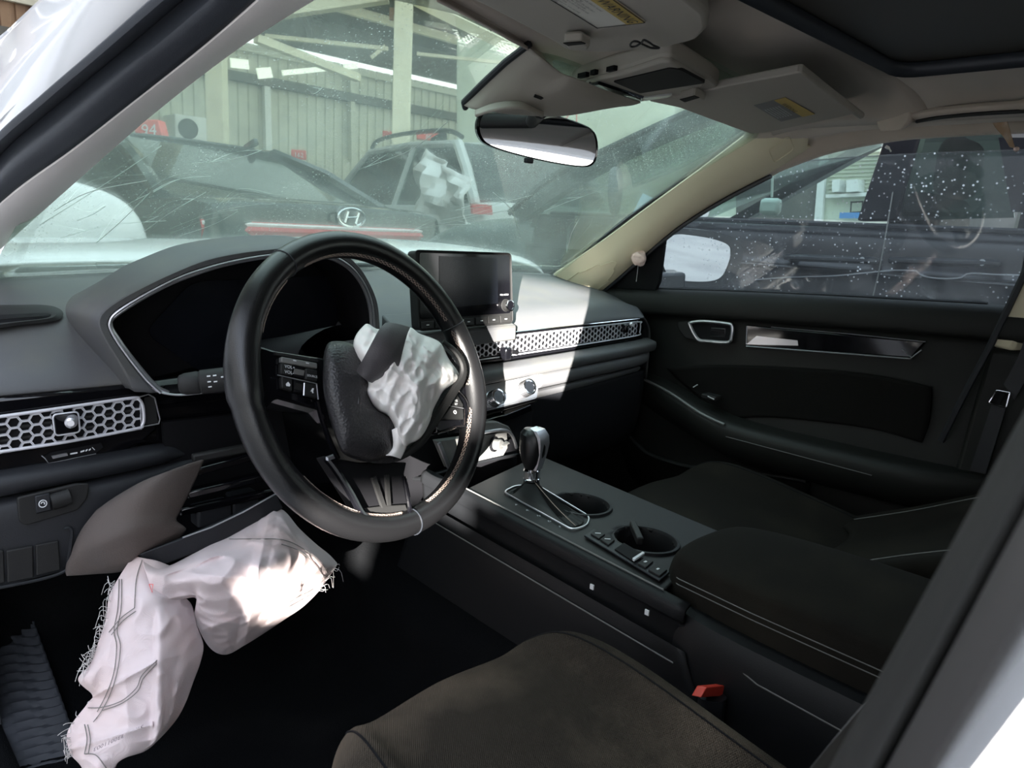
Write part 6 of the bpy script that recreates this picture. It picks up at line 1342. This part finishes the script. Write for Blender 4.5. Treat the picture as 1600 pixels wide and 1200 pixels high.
slab('sail_panel', [vx(1560, 215, 1.63), vx(1700, 215, 1.63), vx(1700, 330, 1.72), vx(1580, 330, 1.72)], (.05, 0, 0), 'navy', VN)
slab('door_glass', [vx(900, 330, 1.745), vx(975, 290, 1.72), vx(1080, 222, 1.66), vx(1170, 150, 1.63), vx(1390, 175, 1.63), vx(1345, 345, 1.745)], (.004, 0, 0), 'vanglass', VN, smooth=False)
slab('rear_door_glass', [vx(1390, 200, 1.63), vx(1570, 200, 1.63), vx(1585, 340, 1.745), vx(1395, 345, 1.745)], (.004, 0, 0), 'carglass', VN, smooth=False)
slab('cabin_trim', [(1.82, -2.2, .5), (1.82, 1.6, .5), (1.82, 1.6, 1.10), (1.82, -2.2, 1.12)], (.03, 0, 0), 'black', VN)
slab('far_side', [(3.3, -2.3, .25), (3.3, 1.7, .25), (3.3, 1.7, 1.06), (3.3, -2.3, 1.10)], (.05, 0, 0), 'navy', VN)
MB().bar((3.3, .05, 1.0), (3.2, .0, zt), .12, .05).bar((3.3, 1.75, 1.05), (3.2, .75, zt), .06, .06).build('far_pillar', 'navy', VN)
for y, lab in ((.10, None), (-.75, None)):
    hrm = MB().box((2.05, y, 1.02), (.44, .16, .46)).box((2.05, y-.06, 1.34), (.26, .10, .20)).build('front_seat' if y > 0 else 'rear_seat', 'soft', VN, bevel=.05, seg=3)
slab('windscreen', [V((1.78, 1.85, 1.13)), V((3.3, 1.85, 1.13)), V((3.15, ap[-3].y, ap[-3].z)), V((1.68, ap[-3].y, ap[-3].z))], (0, -.006, 0), 'vanglass', VN, smooth=False)
MB().tube([(1.69, y, 1.129) for y in (1.6, .8, 0, -1, -2)], .009, 6).build('belt_strip', 'rubber', VN)
# handles, crease, door gap
for (x0, y0, x1, y1) in ((1233, 402, 1360, 407), (1398, 407, 1549, 411)):
    a, b = vx(x0, y0, 1.655), vx(x1, y1, 1.655)
    hd_ = MB().tube(cr([a+V((.03, 0, 0)), a, a.lerp(b, .3)+V((-.012, 0, 0)), a.lerp(b, .7)+V((-.012, 0, 0)), b, b+V((.03, 0, 0))], 20), .017, 10, flat=.7, up=(0, 0, 1)).build('door_handle', 'rubber', VN)
    c = a.lerp(b, .45)+V((.03, 0, -.028)); MB().grid([[c+V((.012, cos(t)*.085*k, sin(t)*.032*k+.006)) for t in [2*pi*i/24 for i in range(24)]] for k in (1, .5, .05)], cu=True).build('handle_cup', 'black', hd_, solid=.004)
    MB().lathe(b+V((-.016, .02, .0)), (-1, 0, 0), [(0, .010), (.004, .009)], 14).build('key_cover', 'silver', hd_)
MB().tube([vx(1395, 300, 1.69), vx(1380, 390, 1.655), vx(1372, 430, 1.655), vx(1362, 470, 1.66)], .0022, 5).build('door_gap', 'panelgrey', VN)
MB().tube(cr([vx(*p, 1.665) for p in ((1180, 437), (1240, 433), (1300, 431), (1345, 427), (1375, 424), (1400, 422), (1432, 423))], 20), .0024, 5).tube(cr([vx(*p, 1.665) for p in ((1432, 423), (1442, 431), (1470, 435), (1500, 434), (1515, 427), (1560, 429), (1620, 430))], 20), .0024, 5).build('crease_line', 'silver', VN)
# its door mirror, white towards us
mm = MB().tube(cr([vx(962, 262, 1.56), vx(962, 280, 1.54), vx(961, 310, 1.54), vx(960, 335, 1.57)], 14), [.012, .02, .026, .028, .03, .03, .03, .03, .03, .028, .026, .024, .02, .01], 12, flat=.6).build('door_mirror', 'teal', VN)
sk_ = root('window_sticker', 'pale blue sticker on the windscreen edge near the right pillar', 'sticker', vx(1003, 315, 1.74))
slab('sticker_sheet', [vx(1004, 302, 1.70), vx(1024, 311, 1.70), vx(1006, 330, 1.70), vx(988, 334, 1.70)], (.002, 0, 0), 'sticker', sk_)
sp_ = root('paper_tag', 'white paper tag in the dark crossover window by the door mirror', 'paper', vx(1092, 338, 1.70))
slab('tag_sheet', [vx(1076, 346, 1.70), vx(1085, 335, 1.70), vx(1110, 326, 1.70), vx(1106, 338, 1.70)], (.002, 0, 0), 'whitepl', sp_)
wm = root('hanging_mirror', 'white shiny interior mirror hanging in the dark crossover', 'mirror', vx(1204, 322, 2.2))
MB().box(vx(1204, 323, 2.3), (.04, .10, .075)).build('mirror_body', 'whitepl', wm, bevel=.02)
MB().bar(vx(1207, 275, 2.3), vx(1206, 308, 2.3), .008).build('mirror_stem', 'whitepl', wm)

# ============================================================ bright office beyond the crossover
OX = 8.0
o = root('office', 'bright pale office building beyond the dark crossover', 'building', (OX+1, 3, 0))
slab('office_wall', [on('x', OX, 1100, 400), on('x', OX, 1480, 400), on('x', OX, 1480, 100), on('x', OX, 1040, 100)], (.2, 0, 0), 'officewall', o)
for (px0, px1) in ((1273, 1292), ):
    slab('window_post', [on('x', OX-.1, 1272, 345), on('x', OX-.1, 1284, 345), on('x', OX-.1, 1294, 200), on('x', OX-.1, 1284, 200)], (.05, 0, 0), 'whitepl', o)
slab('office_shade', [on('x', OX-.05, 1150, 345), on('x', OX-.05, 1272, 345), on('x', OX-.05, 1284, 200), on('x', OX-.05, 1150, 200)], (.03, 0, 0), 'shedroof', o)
for k in range(12):
    slab('wall_slat', [on('x', OX-.03, 1294, 240+k*6), on('x', OX-.03, 1385, 236+k*6), on('x', OX-.03, 1385, 237.2+k*6), on('x', OX-.03, 1294, 241.2+k*6)], (.03, 0, 0), 'shedwall', o)
slab('wall_ledge', [on('x', OX-.15, 1290, 304), on('x', OX-.15, 1362, 300), on('x', OX-.15, 1362, 306), on('x', OX-.15, 1290, 309)], (.1, 0, 0), 'whitepl', o)
for (a, b) in ((1300, 1311), (1322, 1341)):
    slab('wall_box', [on('x', OX-.2, a, 300), on('x', OX-.2, b, 299), on('x', OX-.2, b, 280), on('x', OX-.2, a, 281)], (.2, 0, 0), 'whitepl', o)
nf = [on('x', OX-.12, *p) for p in ((1329, 332), (1347, 331), (1348, 315), (1330, 316))]
MB().tube(nf, .012, 5, True).build('notice_frame', 'grill', o)
slab('blue_cover', [on('x', OX-.14, 1311, 341), on('x', OX-.14, 1345, 341), on('x', OX-.14, 1345, 332), on('x', OX-.14, 1312, 332)], (.05, 0, 0), 'blue', o)
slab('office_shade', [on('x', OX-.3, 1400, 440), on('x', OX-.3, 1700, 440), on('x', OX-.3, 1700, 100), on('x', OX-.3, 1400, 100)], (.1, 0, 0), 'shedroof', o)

# ============================================================ driver door, swung open to the left (outside the frame, shades the sun)
DD = root('driver_door', 'white driver door standing open', 'car door', (-.84, .52, .3))
a = radians(66); dv_ = V((-sin(a), -cos(a), 0)); nn = V((dv_.y, -dv_.x, 0)); hp_ = V((-.86, .52, 0))
slab('door_shell', [hp_+V((0, 0, .28)), hp_+dv_*1.08+V((0, 0, .30)), hp_+dv_*1.10+V((0, 0, .98)), hp_+V((0, 0, .92))], nn*.10, 'paint', DD, bevel=.01)
MB().tube([hp_+V((0, 0, .92)), hp_+dv_*.45+V((0, 0, 1.20)), hp_+dv_*.8+V((0, 0, 1.33)), hp_+dv_*1.0+V((0, 0, 1.32)), hp_+dv_*1.10+V((0, 0, .98))], .025, 8).build('window_frame', 'paint', DD)
slab('door_glass', [hp_+V((0, 0, .92)), hp_+dv_*.45+V((0, 0, 1.20)), hp_+dv_*.8+V((0, 0, 1.33)), hp_+dv_*1.0+V((0, 0, 1.32)), hp_+dv_*1.10+V((0, 0, .98))], nn*.004, 'carglass', DD, smooth=False)
